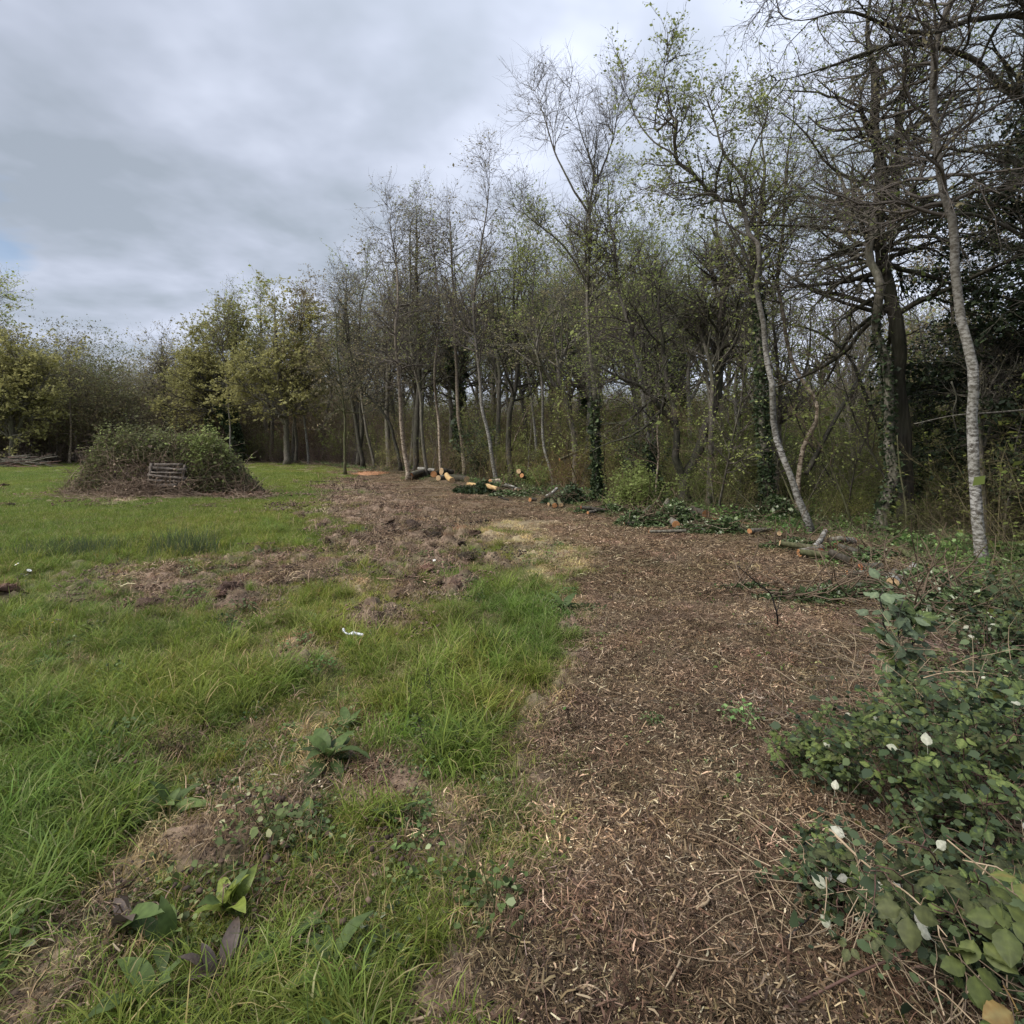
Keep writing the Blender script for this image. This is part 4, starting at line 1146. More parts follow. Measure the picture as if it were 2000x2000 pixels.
    T('tall_leafy_tree', 'tall poplar like crown with loose pale leaves above the spreading oak', 'tree', (520, 892), 62.0,
      [(520, 830), (515, 760), (512, 690), (510, 630), (508, 590)], 12, 4, ext=1.0, seed=29, bark='bark_grey',
      forks=[dict(p=[(516, 780, 0), (490, 710, 0), (470, 650, 0), (455, 600, 0)], w=(8, 3)), dict(p=[(516, 780, 0), (550, 700, 0), (575, 640, 0), (590, 590, 0)], w=(8, 3))],
      n1=80, t0=.4, len1=3.4, ang1=38, up1=.12, n2=420, len2=1.8, n3=2200, len3=.9, leaves=4030, leaf='leaf_spring', leaf_size=.19, twr=.008)
    T('ivy_tree', 'slim ivy covered trunk rising behind the top of the bramble mound', 'tree', (321, 897), 54.0,
      [(320, 850), (319, 775), (322, 720)], 8, 4, ext=3, seed=30, bark='bark_dark',
      n1=40, t0=.4, len1=3.0, ang1=45, n2=240, len2=1.5, n3=1500, len3=.8, leaves=2170, leaf='leaf_bud', leaf_size=.12, ivy=1500, ivy_h=6, ivy_r=.25, ivy_size=.15, twr=.007)
    T('gold_oak', 'brownish gold budding oak showing between the nearest birch and the evergreen', 'tree', (1880, 960), 15.5,
      [(1876, 850), (1870, 740), (1862, 650), (1858, 560)], 14, 7, ext=1.6, seed=71, bark='bark_dark',
      n1=70, t0=.35, len1=1.9, ang1=60, n2=420, len2=.9, n3=2600, len3=.4, leaves=12000, leaf='leaf_copper', leaf_size=.06)
    # right side: overhanging tree and evergreen
    rng = np.random.default_rng(40)
    b = np.array([8.1, 7.6, 0.0])
    tr = np.array([b, (7.9, 7.6, 2.0), (7.75, 7.5, 4.2), (7.6, 7.4, 6.0), (7.7, 7.3, 8.2)])
    lim = [np.array([(7.7, 7.45, 5.0), at(2000, 198, 7.6), at(1942, 154, 7.5), at(1898, 114, 7.4), at(1832, 92, 7.4), at(1766, 84, 7.3), at(1700, 101, 7.2), at(1625, 128, 7.1), at(1546, 152, 7.0), at(1476, 163, 6.9)]),
           np.array([(7.65, 7.4, 5.9), at(2020, 40, 7.3), at(1898, 40, 7.1), at(1810, 66, 7.0), at(1744, 53, 6.9), at(1656, 22, 6.8), at(1560, 40, 6.6), at(1490, 30, 6.5)]),
           np.array([(7.65, 7.4, 6.2), at(2030, -60, 7.6), at(1900, -70, 7.6), at(1740, -40, 7.7), at(1600, -30, 7.8), at(1480, -50, 7.9)]),
           np.array([(7.75, 7.5, 4.0), at(2010, 330, 7.8), at(1930, 300, 8.0), at(1850, 290, 8.1), at(1780, 260, 8.2), at(1700, 240, 8.3)]),
           np.array([(7.75, 7.5, 3.4), at(2010, 470, 7.6), at(1900, 420, 7.5), at(1800, 430, 7.4), at(1700, 460, 7.3), at(1620, 450, 7.2)])]
    make_tree('overhanging_tree', 'tree beyond the right edge reaching long bare limbs across the top right corner', 'tree', b, [tr] + lim, [(.17, .08), (.055, .01), (.05, .01), (.05, .01), (.04, .01), (.035, .008)], rng, bark='bark_dark',
              n1=150, t0=.12, len1=1.25, ang1=45, up1=.02, n2=850, len2=.65, n3=5600, len3=.25, leaves=5580, leaf='leaf_green', leaf_size=.026, flat=.35, rr1=.5, twr=.0022, prof=lambda t: 1.1 - .4 * t, wander=.2)


hero_trees()


def evergreen():
    rng = np.random.default_rng(77)
    base = np.array([9.9, 9.9, -.1])
    root = thing('evergreen_tree', 'large dark evergreen tree crowding the right edge', 'tree', tuple(base))
    tr = np.array([base, base + (.1, 0, 3), base + (0, .1, 6), base + (.1, 0, 9)])
    P = resample(tr, 20); R = np.linspace(.22, .05, 20)
    g = Geo(); tubes(g, P[None], R[None], 9, cap=True); link('trunk', g.mesh('trunk', [M['bark_dark']], origin=base), root)
    # limbs sweep out and droop a little; shape widest at 2.5-5 m
    P1, R1, _, _ = children(rng, P[None], R[None], 170, .10, .85, 88, 12, lambda t, r: np.interp(t, [.14, .3, .55, 1], [1.9, 2.7, 2.4, .6]) * (.7 + .45 * r.random(len(t))), 7, .12, -.01, rr=.3, rmin=.012)
    P2, R2, _, _ = children(rng, P1, R1, 2600, .25, 1, 45, 15, lambda t, r: .55 * (.5 + r.random(len(t))), 4, .15, -.05, rr=.5, rmin=.004, flat=.5)
    g = Geo(); tubes(g, P1, R1, 5); tubes(g, P2, R2, 3)
    link('branches', g.mesh('branches', [M['bark_dark']], origin=base), root)
    g = Geo(); leaf_quads(g, rng, sample_on(rng, P2, 60000, .05, 1, .06), .074, up=.6, asp=.55, droop=.5)
    link('foliage', g.mesh('foliage', [M['leaf_ever']], origin=base), root, kind='stuff')


evergreen()


def background_trees():
    """trees standing deeper in the wood, each a thing; copies of a few kinds"""
    rng = np.random.default_rng(90)
    protos = []
    specs = [dict(bark='bark_grey', leaf='leaf_bud', leaves=2600, leaf_size=.07, ang1=45, n1=46, len1=2.6),
             dict(bark='bark_dark', leaf='leaf_spring', leaves=3400, leaf_size=.065, ang1=50, n1=50, len1=2.8),
             dict(bark='bark_dark', leaf='leaf_green', leaves=3800, leaf_size=.065, ang1=55, n1=50, len1=2.6, ivy=3500, ivy_h=6, ivy_r=.25, ivy_size=.12),
             dict(bark='bark_grey', leaf='leaf_bud', leaves=700, leaf_size=.06, ang1=40, n1=50, len1=2.4, up1=.12),
             dict(bark='bark_birch', leaf='leaf_spring', leaves=3500, leaf_size=.07, ang1=42, n1=40, len1=2.0)]
    names = ['wood_tree', 'leafy_tree', 'ivy_tree', 'bare_tree', 'birch_tree']
    labels = ['grey branched tree with brown buds standing in the wood behind the front row', 'tree with light spring leaves standing in the wood behind the front row',
              'green leaved ivy clad tree standing in the wood behind the front row', 'bare twiggy tree standing in the wood behind the front row', 'pale birch standing in the wood behind the front row']
    groups = ['budding trees in the wood', 'light green trees in the wood', 'ivy clad trees in the wood', 'bare trees in the wood', 'birches in the wood']
    # positions: rows behind the edge
    pos = []
    tries = 0
    while len(pos) < 80 and tries < 8000:
        tries += 1
        a = math.radians(-46 + 98 * rng.random()); r = 13 + 50 * rng.random() ** .9
        x, y = r * math.sin(a), r * math.cos(a)
        w = float(wood_dist(np.array([x]), np.array([y]))[0])
        if w < 2.0 or w > 22: continue
        u = UC + F * x / y
        if r < 19 and 1560 < u < 1900 and w < 6: continue
        if 1500 < u < 1900 and rng.random() < .78: continue
        mind = 1.7 + .035 * r
        if any((x - p[0]) ** 2 + (y - p[1]) ** 2 < mind ** 2 for p in pos): continue
        pos.append((x, y, w))
    # the skyline the photo shows: top of the far trees in photo pixels
    su = [0, 100, 200, 300, 380, 450, 600, 640, 700, 800, 900, 1000, 1200, 1400, 1600, 2000]
    sv = [660, 640, 670, 690, 640, 610, 570, 550, 490, 460, 440, 440, 440, 430, 520, 520]
    for i, (x, y, w) in enumerate(pos):
        u = UC + F * x / y
        topv = np.interp(u, su, sv) + 70 * rng.random()
        if u > 1380: kindp = [.2, .12, .06, .55, .07]
        elif u > 1000: kindp = [.12, .34, .22, .24, .08]
        elif u > 620: kindp = [.35, .25, .15, .15, .10]
        else: kindp = [.55, .2, .05, .2, .0]
        k = rng.choice(5, p=kindp)
        hgt = CH + (VH - topv) / F * y
        hgt = float(np.clip(hgt, 4.5, 16))
        z = h1(x, y)
        if len(protos) <= k or True:
            pass
        pos[i] = (x, y, z, k, hgt, u)
    def area(u):
        for lim, t in ((180, 'behind the golden tree at the left edge'), (400, 'behind the bramble mound'), (640, 'behind the spreading far oak'), (780, 'behind the wide ring of sawdust'), (930, 'behind the long log pile'),
                       (1100, 'behind the silver birch and bright bush'), (1260, 'behind the tall bare tree'), (1420, 'behind the dark forked tree'), (1620, 'behind the leaning birch'), (1830, 'behind the straight dark trunk')):
            if u < lim: return t
        return 'behind the nearest birch at the right edge'
    short = ['grey tree with brown buds', 'tree with light spring leaves', 'ivy clad green leaved tree', 'bare twiggy tree', 'pale birch']

    def place_label(r, k, u, y):
        dd = 'just' if y < 24 else ('well' if y < 40 else 'far')
        r['label'] = '%s standing %s %s' % (short[k], dd, area(u))
        r['group'] = '%ss %s %s' % (short[k].split(' with')[0], dd, area(u))
    for k in range(5):
        mine = [p for p in pos if p[3] == k]
        for vi in range(2):
            r2 = np.random.default_rng(200 + k * 7 + vi)
            P = np.array([(0, 0, 0), (.15, .05, 2.5), (.1 + .3 * r2.standard_normal(), .2 * r2.standard_normal(), 5), (.5 * r2.standard_normal(), .4 * r2.standard_normal(), 7.5), (.6 * r2.standard_normal(), .5 * r2.standard_normal(), 10)])
            sp = dict(specs[k])
            fk = np.array([P[1] * .6 + P[2] * .4, P[2] + (1.0 * (1 if vi else -1), .3, .6), P[3] + (1.6 * (1 if vi else -1), .2, .4)])
            sub = mine[vi::2]
            if not sub: continue
            x, y, z, _, hgt, u = sub[0]
            root = make_tree(names[k], labels[k], 'tree', (0, 0, 0), [P, fk], [(.13, .02), (.07, .015)], r2, t0=.32, n2=230, len2=1.35, n3=1200, len3=.5, twr=.0045, group=groups[k], **sp)
            root.location = (x, y, z); root.scale = (hgt / 10,) * 3
            root.rotation_euler = (0, 0, rng.random() * 6.28)
            place_label(root, k, u, y)
            for (x, y, z, _, hgt, u) in sub[1:]:
                s = hgt / 10
                sw = None
                rn = rng.random()
                if u < 640 and k in (0, 1, 3): sw = {'foliage': M['leaf_gold'] if rn < .22 else (M['leaf_copper'] if rn < .5 else M['leaf_bud'])}
                r = dup(root, (x, y, z), rng.random() * 6.28, s, swap=sw)
                place_label(r, k, u, y)
                if sw and rn < .5:
                    w_ = 'yellow green' if rn < .22 else 'coppery'
                    ar = area(u)
                    r['label'] = w_ + ' budding tree ' + ar; r['group'] = w_ + ' trees ' + ar


background_trees()


def thin_stems():
    rng = np.random.default_rng(616)
    protos = []
    n_made = 0; pos = []; tries = 0
    while len(pos) < 84 and tries < 6000:
        tries += 1
        a = math.radians(-30 + 78 * rng.random()); r = 9 + 26 * rng.random()
        x, y = r * math.sin(a), r * math.cos(a); w = float(wood_dist(np.array([x]), np.array([y]))[0])
        if w < .9 or w > 11: continue
        u = UC + F * x / y
        if u > 2050 or (1520 < u < 2050 and r < 12.5) or any((x - p[0]) ** 2 + (y - p[1]) ** 2 < .6 for p in pos): continue
        pos.append((x, y, w, u))
    for i, (x, y, w, u) in enumerate(pos):
        area = ('near the silver birch', 'near the tall bare tree', 'near the dark forked tree', 'near the leaning birch', 'near the straight dark trunk', 'near the nearest birch')[int(np.searchsorted([1040, 1220, 1420, 1640, 1820], u))] if u > 900 else 'near the long log pile'
        lab = 'thin bare understorey stem standing in the thicket ' + area; grp = 'thin understorey stems ' + area
        z = h1(x, y)
        if i < 5:
            hgt = 4.0
            P = grow(rng, np.zeros((1, 3)), np.array([[.25 * rng.standard_normal(), .25 * rng.standard_normal(), 1]]), np.array([hgt]), 14, .10, .06)
            R = (.022 * np.linspace(1, .12, 15))[None]
            root = thing('young_tree', lab, 'sapling', (x, y, z), grp)
            g = Geo(); tubes(g, P, R, 6, cap=True); link('trunk', g.mesh('trunk', [M[['bark_grey', 'bark_moss', 'bark_dark', 'bark_birch_warm', 'bark_grey'][i]]]), root)
            P2, R2, _, _ = children(rng, P, R, 26, .2, 1, 45, 12, lambda t, r: .9 * (1.1 - .7 * t) * (.4 + r.random(len(t))), 6, .12, .06, rmin=.003)
            P3, R3, _, _ = children(rng, P2, R2, 220, .2, 1, 40, 12, .3, 3, .15, .04, rmin=.0022)
            g = Geo(); tubes(g, P2, R2, 4); tubes(g, P3, R3, 3); link('twigs', g.mesh('twigs', [M['twig_brown' if i % 2 else 'twig']]), root, kind='stuff')
            g = Geo(); leaf_quads(g, rng, sample_on(rng, P3, 420, .3, 1, .02), .045, up=.4); link('foliage', g.mesh('foliage', [M['leaf_spring']]), root, kind='stuff')
            protos.append(root)
        else:
            r = dup(protos[i % 5], (x, y, z), rng.random() * 6.28, .6 + .8 * rng.random(), label=lab)
            r['group'] = grp; r.rotation_euler = (.16 * rng.standard_normal(), .16 * rng.standard_normal(), r.rotation_euler[2])


thin_stems()


def far_thicket():
    """the far wood beyond the clearing that reads as one mass"""
    rng = np.random.default_rng(55)
    n = 460
    a = np.radians(-50 + 108 * rng.random(n)); r = 64 + 36 * rng.random(n)
    X = r * np.sin(a); Y = r * np.cos(a); Z = np.zeros(n)
    lf = sstep(-.15, -.35, a)
    s = (.66 + .20 * lf) * (.8 + .4 * rng.random(n)) * (.6 + .4 * r / 80)
    tb = np.array([1.25, 1.15, 1.55])  # greyish blue lift puts a hazy look into the leaf and stem colour
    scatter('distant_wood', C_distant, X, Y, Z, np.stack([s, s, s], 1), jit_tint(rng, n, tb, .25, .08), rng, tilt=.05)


far_thicket()

# ------------------------------------------------------------------ bramble mound with broken pallets
def bramble_mound():
    rng = np.random.default_rng(101)
    cx, cy = gp(292, 972); cy += 1.1
    base = np.array([cx, cy, h1(cx, cy)])
    root = thing('bramble_mound', 'big mound of brambles grown over broken pallets out in the grass', 'bush', tuple(base))

    def top(dx):       # height profile across
        return np.interp(dx, [-2.9, -2.6, -1.9, -1.0, 0, .5, .9, 1.25, 1.7, 2.3, 2.9], [0, 1.2, 1.95, 2.1, 1.95, 1.9, 2.0, 2.0, 1.55, .65, 0])
    n = 38000
    dx = -2.85 + 5.7 * rng.random(n); ph = rng.random(n) * np.pi
    rad = (rng.random(n) ** .22)
    hh = top(dx) * (1 + .34 * fbm(dx * 2.6, ph * 2.0, 4, 7))
    dep = 1.25 * np.sqrt(np.clip(1 - (dx / 2.95) ** 2, 0, 1)) + .1
    z = hh * np.sin(ph) ** .75 * rad * (1 + .10 * rng.standard_normal(n) * (rad > .93)); y = -dep * np.cos(ph) * rad
    p = np.stack([dx, y, z], 1) + .05 * rng.standard_normal((n, 3))
    p[:, 2] = np.maximum(p[:, 2], .02)
    # leave the pallet face and the lower left thin (dead brown canes there)
    lo = (p[:, 2] < 1.05) & (p[:, 1] < .2) & (p[:, 0] < 0.95)
    pf = (p[:, 1] < -.1) & (p[:, 0] > -.1) & (p[:, 0] < .75) & (p[:, 2] > .4) & (p[:, 2] < 1.0)
    keep = ~(lo & (rng.random(n) < np.where(pf, .93, .68)))
    keep &= rng.random(n) < np.interp(p[:, 2], [0, .5, 1, 2], [.55, .8, 1, 1])
    p = p[keep]
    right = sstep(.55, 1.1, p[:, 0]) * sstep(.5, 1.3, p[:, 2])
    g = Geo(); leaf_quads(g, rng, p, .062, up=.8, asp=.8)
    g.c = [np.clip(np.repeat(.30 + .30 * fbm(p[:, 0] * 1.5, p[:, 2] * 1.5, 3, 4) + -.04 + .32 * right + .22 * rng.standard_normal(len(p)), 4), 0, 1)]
    m = leaf_mat('bramble_far_leaf', [(0, (.06, .06, .032)), (.4, (.13, .135, .06)), (.7, (.20, .235, .08)), (1, (.28, .34, .11))], trans=.35, spec=.15, rough=.7)
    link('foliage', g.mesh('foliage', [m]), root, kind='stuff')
    # dead canes
    n = 2600
    dx = -2.9 + 5.9 * rng.random(n)
    P0 = np.stack([dx, -1.15 * rng.random(n) + .2, .7 * rng.random(n) * top(dx)], 1)
    D0 = np.stack([.6 * rng.standard_normal(n), .5 * rng.standard_normal(n) - .15, .9 * rng.standard_normal(n)], 1)
    P = grow(rng, P0, D0, .35 + .6 * rng.random(n), 5, .22, -.03)
    P[:, :, 2] = np.maximum(P[:, :, 2], .015)
    g = Geo(); tubes(g, P, (.004 + .005 * rng.random((n, 1))) * np.linspace(1, .4, 6)[None], 3, c=rng.random(n))
    mm = plain_mat('dead_cane', [(0, (.08, .055, .042)), (.6, (.19, .135, .10)), (1, (.34, .26, .19))], use_c=True)
    link('canes', g.mesh('canes', [mm]), root, kind='stuff')
    n = 420
    P0 = np.stack([-1.3 + 2.3 * rng.random(n), -1.25 + .25 * rng.random(n), .1 + 1.1 * rng.random(n)], 1)
    P = grow(rng, P0, np.stack([.7 * rng.standard_normal(n), .1 * rng.standard_normal(n), rng.standard_normal(n)], 1), .3 + .5 * rng.random(n), 5, .2, -.05); P[:, :, 2] = np.maximum(P[:, :, 2], .02)
    g = Geo(); tubes(g, P, (.004 + .004 * rng.random((n, 1))) * np.linspace(1, .4, 6)[None], 3, c=rng.random(n))
    leaf_quads(g, rng, sample_on(rng, P, 900, 0, 1, .04), .05, up=.6, asp=.8)
    link('hanging_canes', g.mesh('hanging_canes', [mm]), root, kind='stuff')
    n = 260
    dx = -2.4 + 4.8 * rng.random(n)
    P0 = np.stack([dx, -.7 + 1.0 * rng.random(n), top(dx) * (.7 + .2 * rng.random(n))], 1)
    P = grow(rng, P0, np.stack([.8 * rng.standard_normal(n), .5 * rng.standard_normal(n) - .3, .7 + .4 * rng.random(n)], 1), .35 + .55 * rng.random(n), 6, .15, -.12)
    g = Geo(); tubes(g, P, (.005 + .003 * rng.random((n, 1))) * np.linspace(1, .4, 7)[None], 3, c=rng.random(n)); link('arching_canes', g.mesh('arching_canes', [mm]), root, kind='stuff')
    g = Geo(); leaf_quads(g, rng, sample_on(rng, P, 2200, .2, 1, .03), .055, up=.7, asp=.8); link('cane_leaves', g.mesh('cane_leaves', [m]), root, kind='stuff')
    # cut canes lying at the foot
    n = 500
    P0 = np.stack([-2.6 + 6.4 * rng.random(n), -1.35 + .45 * rng.standard_normal(n), .03 + .12 * rng.random(n)], 1)
    D0 = np.stack([rng.standard_normal(n), .5 * rng.standard_normal(n), .12 * rng.standard_normal(n)], 1)
    P = grow(rng, P0, D0, .3 + .5 * rng.random(n), 4, .2, 0)
    g = Geo(); tubes(g, P, (.004 + .005 * rng.random((n, 1))) * np.linspace(1, .4, 5)[None], 3, c=.3 + .7 * rng.random(n))
    link('fallen_canes', g.mesh('fallen_canes', [mm]), root, kind='stuff')
    # dark leaf litter to the right of its foot
    o = Geo(); q = np.stack([2.4 + .7 * rng.standard_normal(1500), -.9 + .35 * rng.standard_normal(1500), .02 + .12 * rng.random(1500)], 1)
    leaf_quads(o, rng, q, .07, up=1.5)
    lm = plain_mat('brown_litter', [(0, (.05, .03, .022)), (.6, (.12, .07, .045)), (1, (.2, .13, .085))], use_c=True)
    link('leaf_litter', o.mesh('leaf_litter', [lm]), root, kind='stuff')
    # pallets
    wm = plain_mat('weathered_wood', [(.3, (.06, .05, .042)), (.5, (.12, .10, .085)), (.7, (.19, .165, .14))], scale=14, bump=.6)
    wd = plain_mat('dark_wood', [(.3, (.035, .026, .022)), (.7, (.085, .065, .052))], scale=14, bump=.6)

    def plank_mesh(L_, Hh, D_, seed):
        r = np.random.default_rng(seed); g = Geo()
        K = 7; xs = np.linspace(-L_ / 2, L_ / 2, K)
        top_ = Hh / 2 + .006 * r.standard_normal(K); bot = -Hh / 2 + .006 * r.standard_normal(K); sag = -.006 * (1 - (xs / (L_ / 2)) ** 2)
        V = []
        for i in range(K):
            for yy, zz in ((-D_ / 2, bot[i]), (D_ / 2, bot[i]), (D_ / 2, top_[i]), (-D_ / 2, top_[i])): V.append((xs[i], yy, zz + sag[i]))
        idx = np.arange(K * 4).reshape(K, 4)
        a = idx[:-1]; b = idx[1:]
        Fq = np.stack([a, b, np.roll(b, -1, 1), np.roll(a, -1, 1)], -1).reshape(-1, 4)
        g.add(np.array(V), [Fq, np.array([[0, 1, 2, 3]]), np.array([[K * 4 - 1, K * 4 - 2, K * 4 - 3, K * 4 - 4]])])
        return g
    pal = thing('wooden_pallet', 'grey weathered wooden pallet on edge showing through the bramble mound', 'pallet', (at(321, 950, 17.0)[0], 17.05, base[2] + .30))
    for j in range(6):
        o = link('plank', plank_mesh(1.18, .095 + .01 * (j % 2), .02, j).mesh('plank', [wm], smooth=False), pal, loc=(.0 + .015 * (j % 3), -.06, .10 + j * .148))
        o.rotation_euler = (0, .03 * ((j * 7) % 5 - 2), .05 * ((j * 3) % 4 - 1.5)); o.scale = ((.62, .9, 1, .8, 1, .7)[j], 1, (1.1, .8, 1, .7, 1, .9)[j])
    for j, xx in enumerate((-.5, 0, .5)):
        g = Geo(); g = plank_mesh(.80, .07, .09, 20 + j)
        o = link('bearer', g.mesh('bearer', [wm], smooth=False), pal, loc=(xx, 0.0, .47)); o.rotation_euler = (0, math.radians(90), 0)
    for j in range(5):
        link('plank', plank_mesh(1.15, .09, .02, 40 + j).mesh('plank', [wd], smooth=False), pal, loc=(0, .06, .16 + j * .15))
    pal.rotation_euler = (math.radians(-9), math.radians(3), math.radians(7)); pal.scale = (.95, 1, .85)
    pal2 = thing('wooden_pallet', 'darker half hidden pallet left of the grey one in the bramble mound', 'pallet', (at(245, 950, 17.4)[0], 17.45, base[2] + .2))
    for j in range(6):
        link('plank', plank_mesh(1.1, .09, .02, 60 + j).mesh('plank', [wd], smooth=False), pal2, loc=(0, -.06, .08 + j * .14))
    for j, xx in enumerate((-.48, 0, .48)):
        o = link('bearer', plank_mesh(.85, .07, .09, 80 + j).mesh('bearer', [wd], smooth=False), pal2, loc=(xx, 0.0, .42)); o.rotation_euler = (0, math.radians(90), 0)
    pal2.rotation_euler = (math.radians(-12), math.radians(-4), math.radians(-9)); pal2.scale = (.9, 1, .8)
    n = 520
    P0 = np.stack([-1.2 + 2.6 * rng.random(n), -1.5 + .25 * rng.random(n), .02 + .5 * rng.random(n) ** 1.5], 1)
    P = grow(rng, P0, np.stack([rng.standard_normal(n), .2 * rng.standard_normal(n), .5 * rng.standard_normal(n)], 1), .3 + .45 * rng.random(n), 5, .25, 0); P[:, :, 2] = np.maximum(P[:, :, 2], .02)
    g = Geo(); tubes(g, P, (.004 + .004 * rng.random((n, 1))) * np.linspace(1, .4, 6)[None], 3, c=.3 + .7 * rng.random(n))
    leaf_quads(g, rng, sample_on(rng, P, 700, 0, 1, .04), .05, up=.6, asp=.8)
    link('foot_canes', g.mesh('foot_canes', [mm]), root, kind='stuff')
    # wooden post frame behind, left
    fx, fy = gp(111, 905)
    fr = thing('post_frame', 'wooden frame of posts with a crossbar left behind the bramble mound', 'frame', (fx, fy, h1(fx, fy)))
    for j, (xx, hh_) in enumerate(((0, 2.55), (1.7, 2.5), (2.0, 2.5))):
        if j == 2: continue
        g = Geo(); P = np.array([[(xx, 0, -.2), (xx + .01, 0, 1.2), (xx - .02, 0, hh_)]]); tubes(g, P, np.array([[.085, .08, .075]]), 8, cap=True)
        link('post', g.mesh('post', [wm]), fr)
    g = Geo(); tubes(g, np.array([[(-.3, -.06, 2.6), (1.0, -.05, 2.63), (2.3, -.06, 2.58)]]), np.array([[.07, .075, .065]]), 8, cap=True)
    link('crossbar', g.mesh('crossbar', [wm]), fr)
    # low pile of cut branches on the far left
    bx, by = gp(40, 913)
    bp = thing('branch_pile', 'long low heap of cut branches at the far left of the field', 'branch pile', (bx, by, h1(bx, by)))
    for j in range(60):
        r = rng
        g = Geo()
        x0 = -2.6 + 4.6 * r.random(); z0 = .08 + .75 * r.random() * (1 - abs(x0 / 3.2)); L_ = 1.0 + 1.6 * r.random()
        P = grow(r, np.array([[x0 - L_ / 2, .5 * r.standard_normal(), z0]]), np.array([[1, .25 * r.standard_normal(), .08 * r.standard_normal()]]), np.array([L_]), 6, .08, 0)
        P[:, :, 2] = np.maximum(P[:, :, 2], .05)
        tubes(g, P, (.025 + .035 * r.random()) * np.linspace(1, .5, 7)[None], 6, cap=True)
        link('branch', g.mesh('branch', [M['bark_grey'] if j % 3 else M['twig_red']]), bp)


bramble_mound()

# ------------------------------------------------------------------ felled wood
M['cut_orange'] = plain_mat('cut_orange', [(0, (0.24, 0.1, 0.038)), (1, (0.46, 0.24, 0.11))], scale=20, use_c=True)
M['cut_pale'] = plain_mat('cut_pale', [(0, (0.26, 0.16, 0.08)), (1, (0.48, 0.35, 0.21))], scale=20, use_c=True)
M['cut_red'] = plain_mat('cut_red', [(0, (0.24, 0.07, 0.03)), (1, (0.46, 0.18, 0.085))], scale=20, use_c=True)
M['split_wood'] = plain_mat('split_wood', [(.3, (.33, .21, .09)), (.7, (.48, .34, .17))], scale=9)
M['sawdust'] = plain_mat('sawdust', [(.3, (.28, .13, .065)), (.7, (.46, .26, .145))], scale=30, bump=.8)


def log(label, A, B, r, bark='bark_grey', cut='cut_orange', name='log', group=None, seed=0, cat='log', taper=.85, bend=.02, cuts=(True, True)):
    rng = np.random.default_rng(seed + 500)
    A = np.array(A, float); B = np.array(B, float)
    K = 9; t = np.linspace(0, 1, K)[:, None]
    A[2] += r * .3; B[2] += r * .3
    L_ = np.linalg.norm(B - A)
    perp = unit(np.cross(B - A, (0, 0, 1)))
    P = A * (1 - t) + B * t + perp * bend * L_ * np.sin(np.pi * t) * rng.choice([-1, 1])
    P[1:-1] += rng.standard_normal((K - 2, 3)) * r * .06
    R = r * (1 - (1 - taper) * t[:, 0]) * (1 + .05 * rng.standard_normal(K))
    g = Geo(); tubes(g, (P - A)[None], R[None], 12, noise=.03, rng=rng)
    # close the ends just inside the bark
    o = link(name, g.mesh(name, [M[bark]]), loc=tuple(A))
    o['label'] = label; o['category'] = cat
    if group: o['group'] = group
    for e, on in zip((0, -1), cuts):
        d = unit(P[0] - P[1]) if e == 0 else unit(P[-1] - P[-2])
        a = unit(np.cross(d, (0.01, .02, 1))); b = np.cross(d, a)
        ph = np.arange(12) / 12 * 2 * np.pi
        rr = R[e]
        c = P[e] - A + d * .003
        rings = [c[None]]
        for q in (.35, .7, 1.0):
            rings.append(c + rr * q * (np.cos(ph)[:, None] * a + np.sin(ph)[:, None] * b) + d * .004 * rng.standard_normal((12, 1)))
        V = np.concatenate(rings)
        i1 = 1 + np.arange(12); fan = np.stack([np.zeros(12, int), i1, np.roll(i1, -1)], 1)
        qs = []
        for k in range(2):
            ia = 1 + k * 12 + np.arange(12); ib = ia + 12
            qs.append(np.stack([ia, ib, np.roll(ib, -1), np.roll(ia, -1)], 1))
        cc = np.concatenate([[.1], np.full(12, .75), np.full(12, .35), np.full(12, .95)]) * (.75 + .35 * rng.random(37))
        g = Geo(); g.add(V, [fan, np.concatenate(qs)], cc)
        link('cut_face', g.mesh('cut_face', [M[cut] if on else M['twig_brown']]), o)
    return o


def P3(u, v, dz=0.0, dd=0.0):
    """a point dz above the ground seen at photo pixel (u,v): depth from the ground contact"""
    # solve depth so that a point dz above ground projects on (u,v)
    d = (CH - dz) * F / (v - VH) + dd
    x = (u - UC) / F * d
    return np.array([x, d, h1(x, d) + dz])


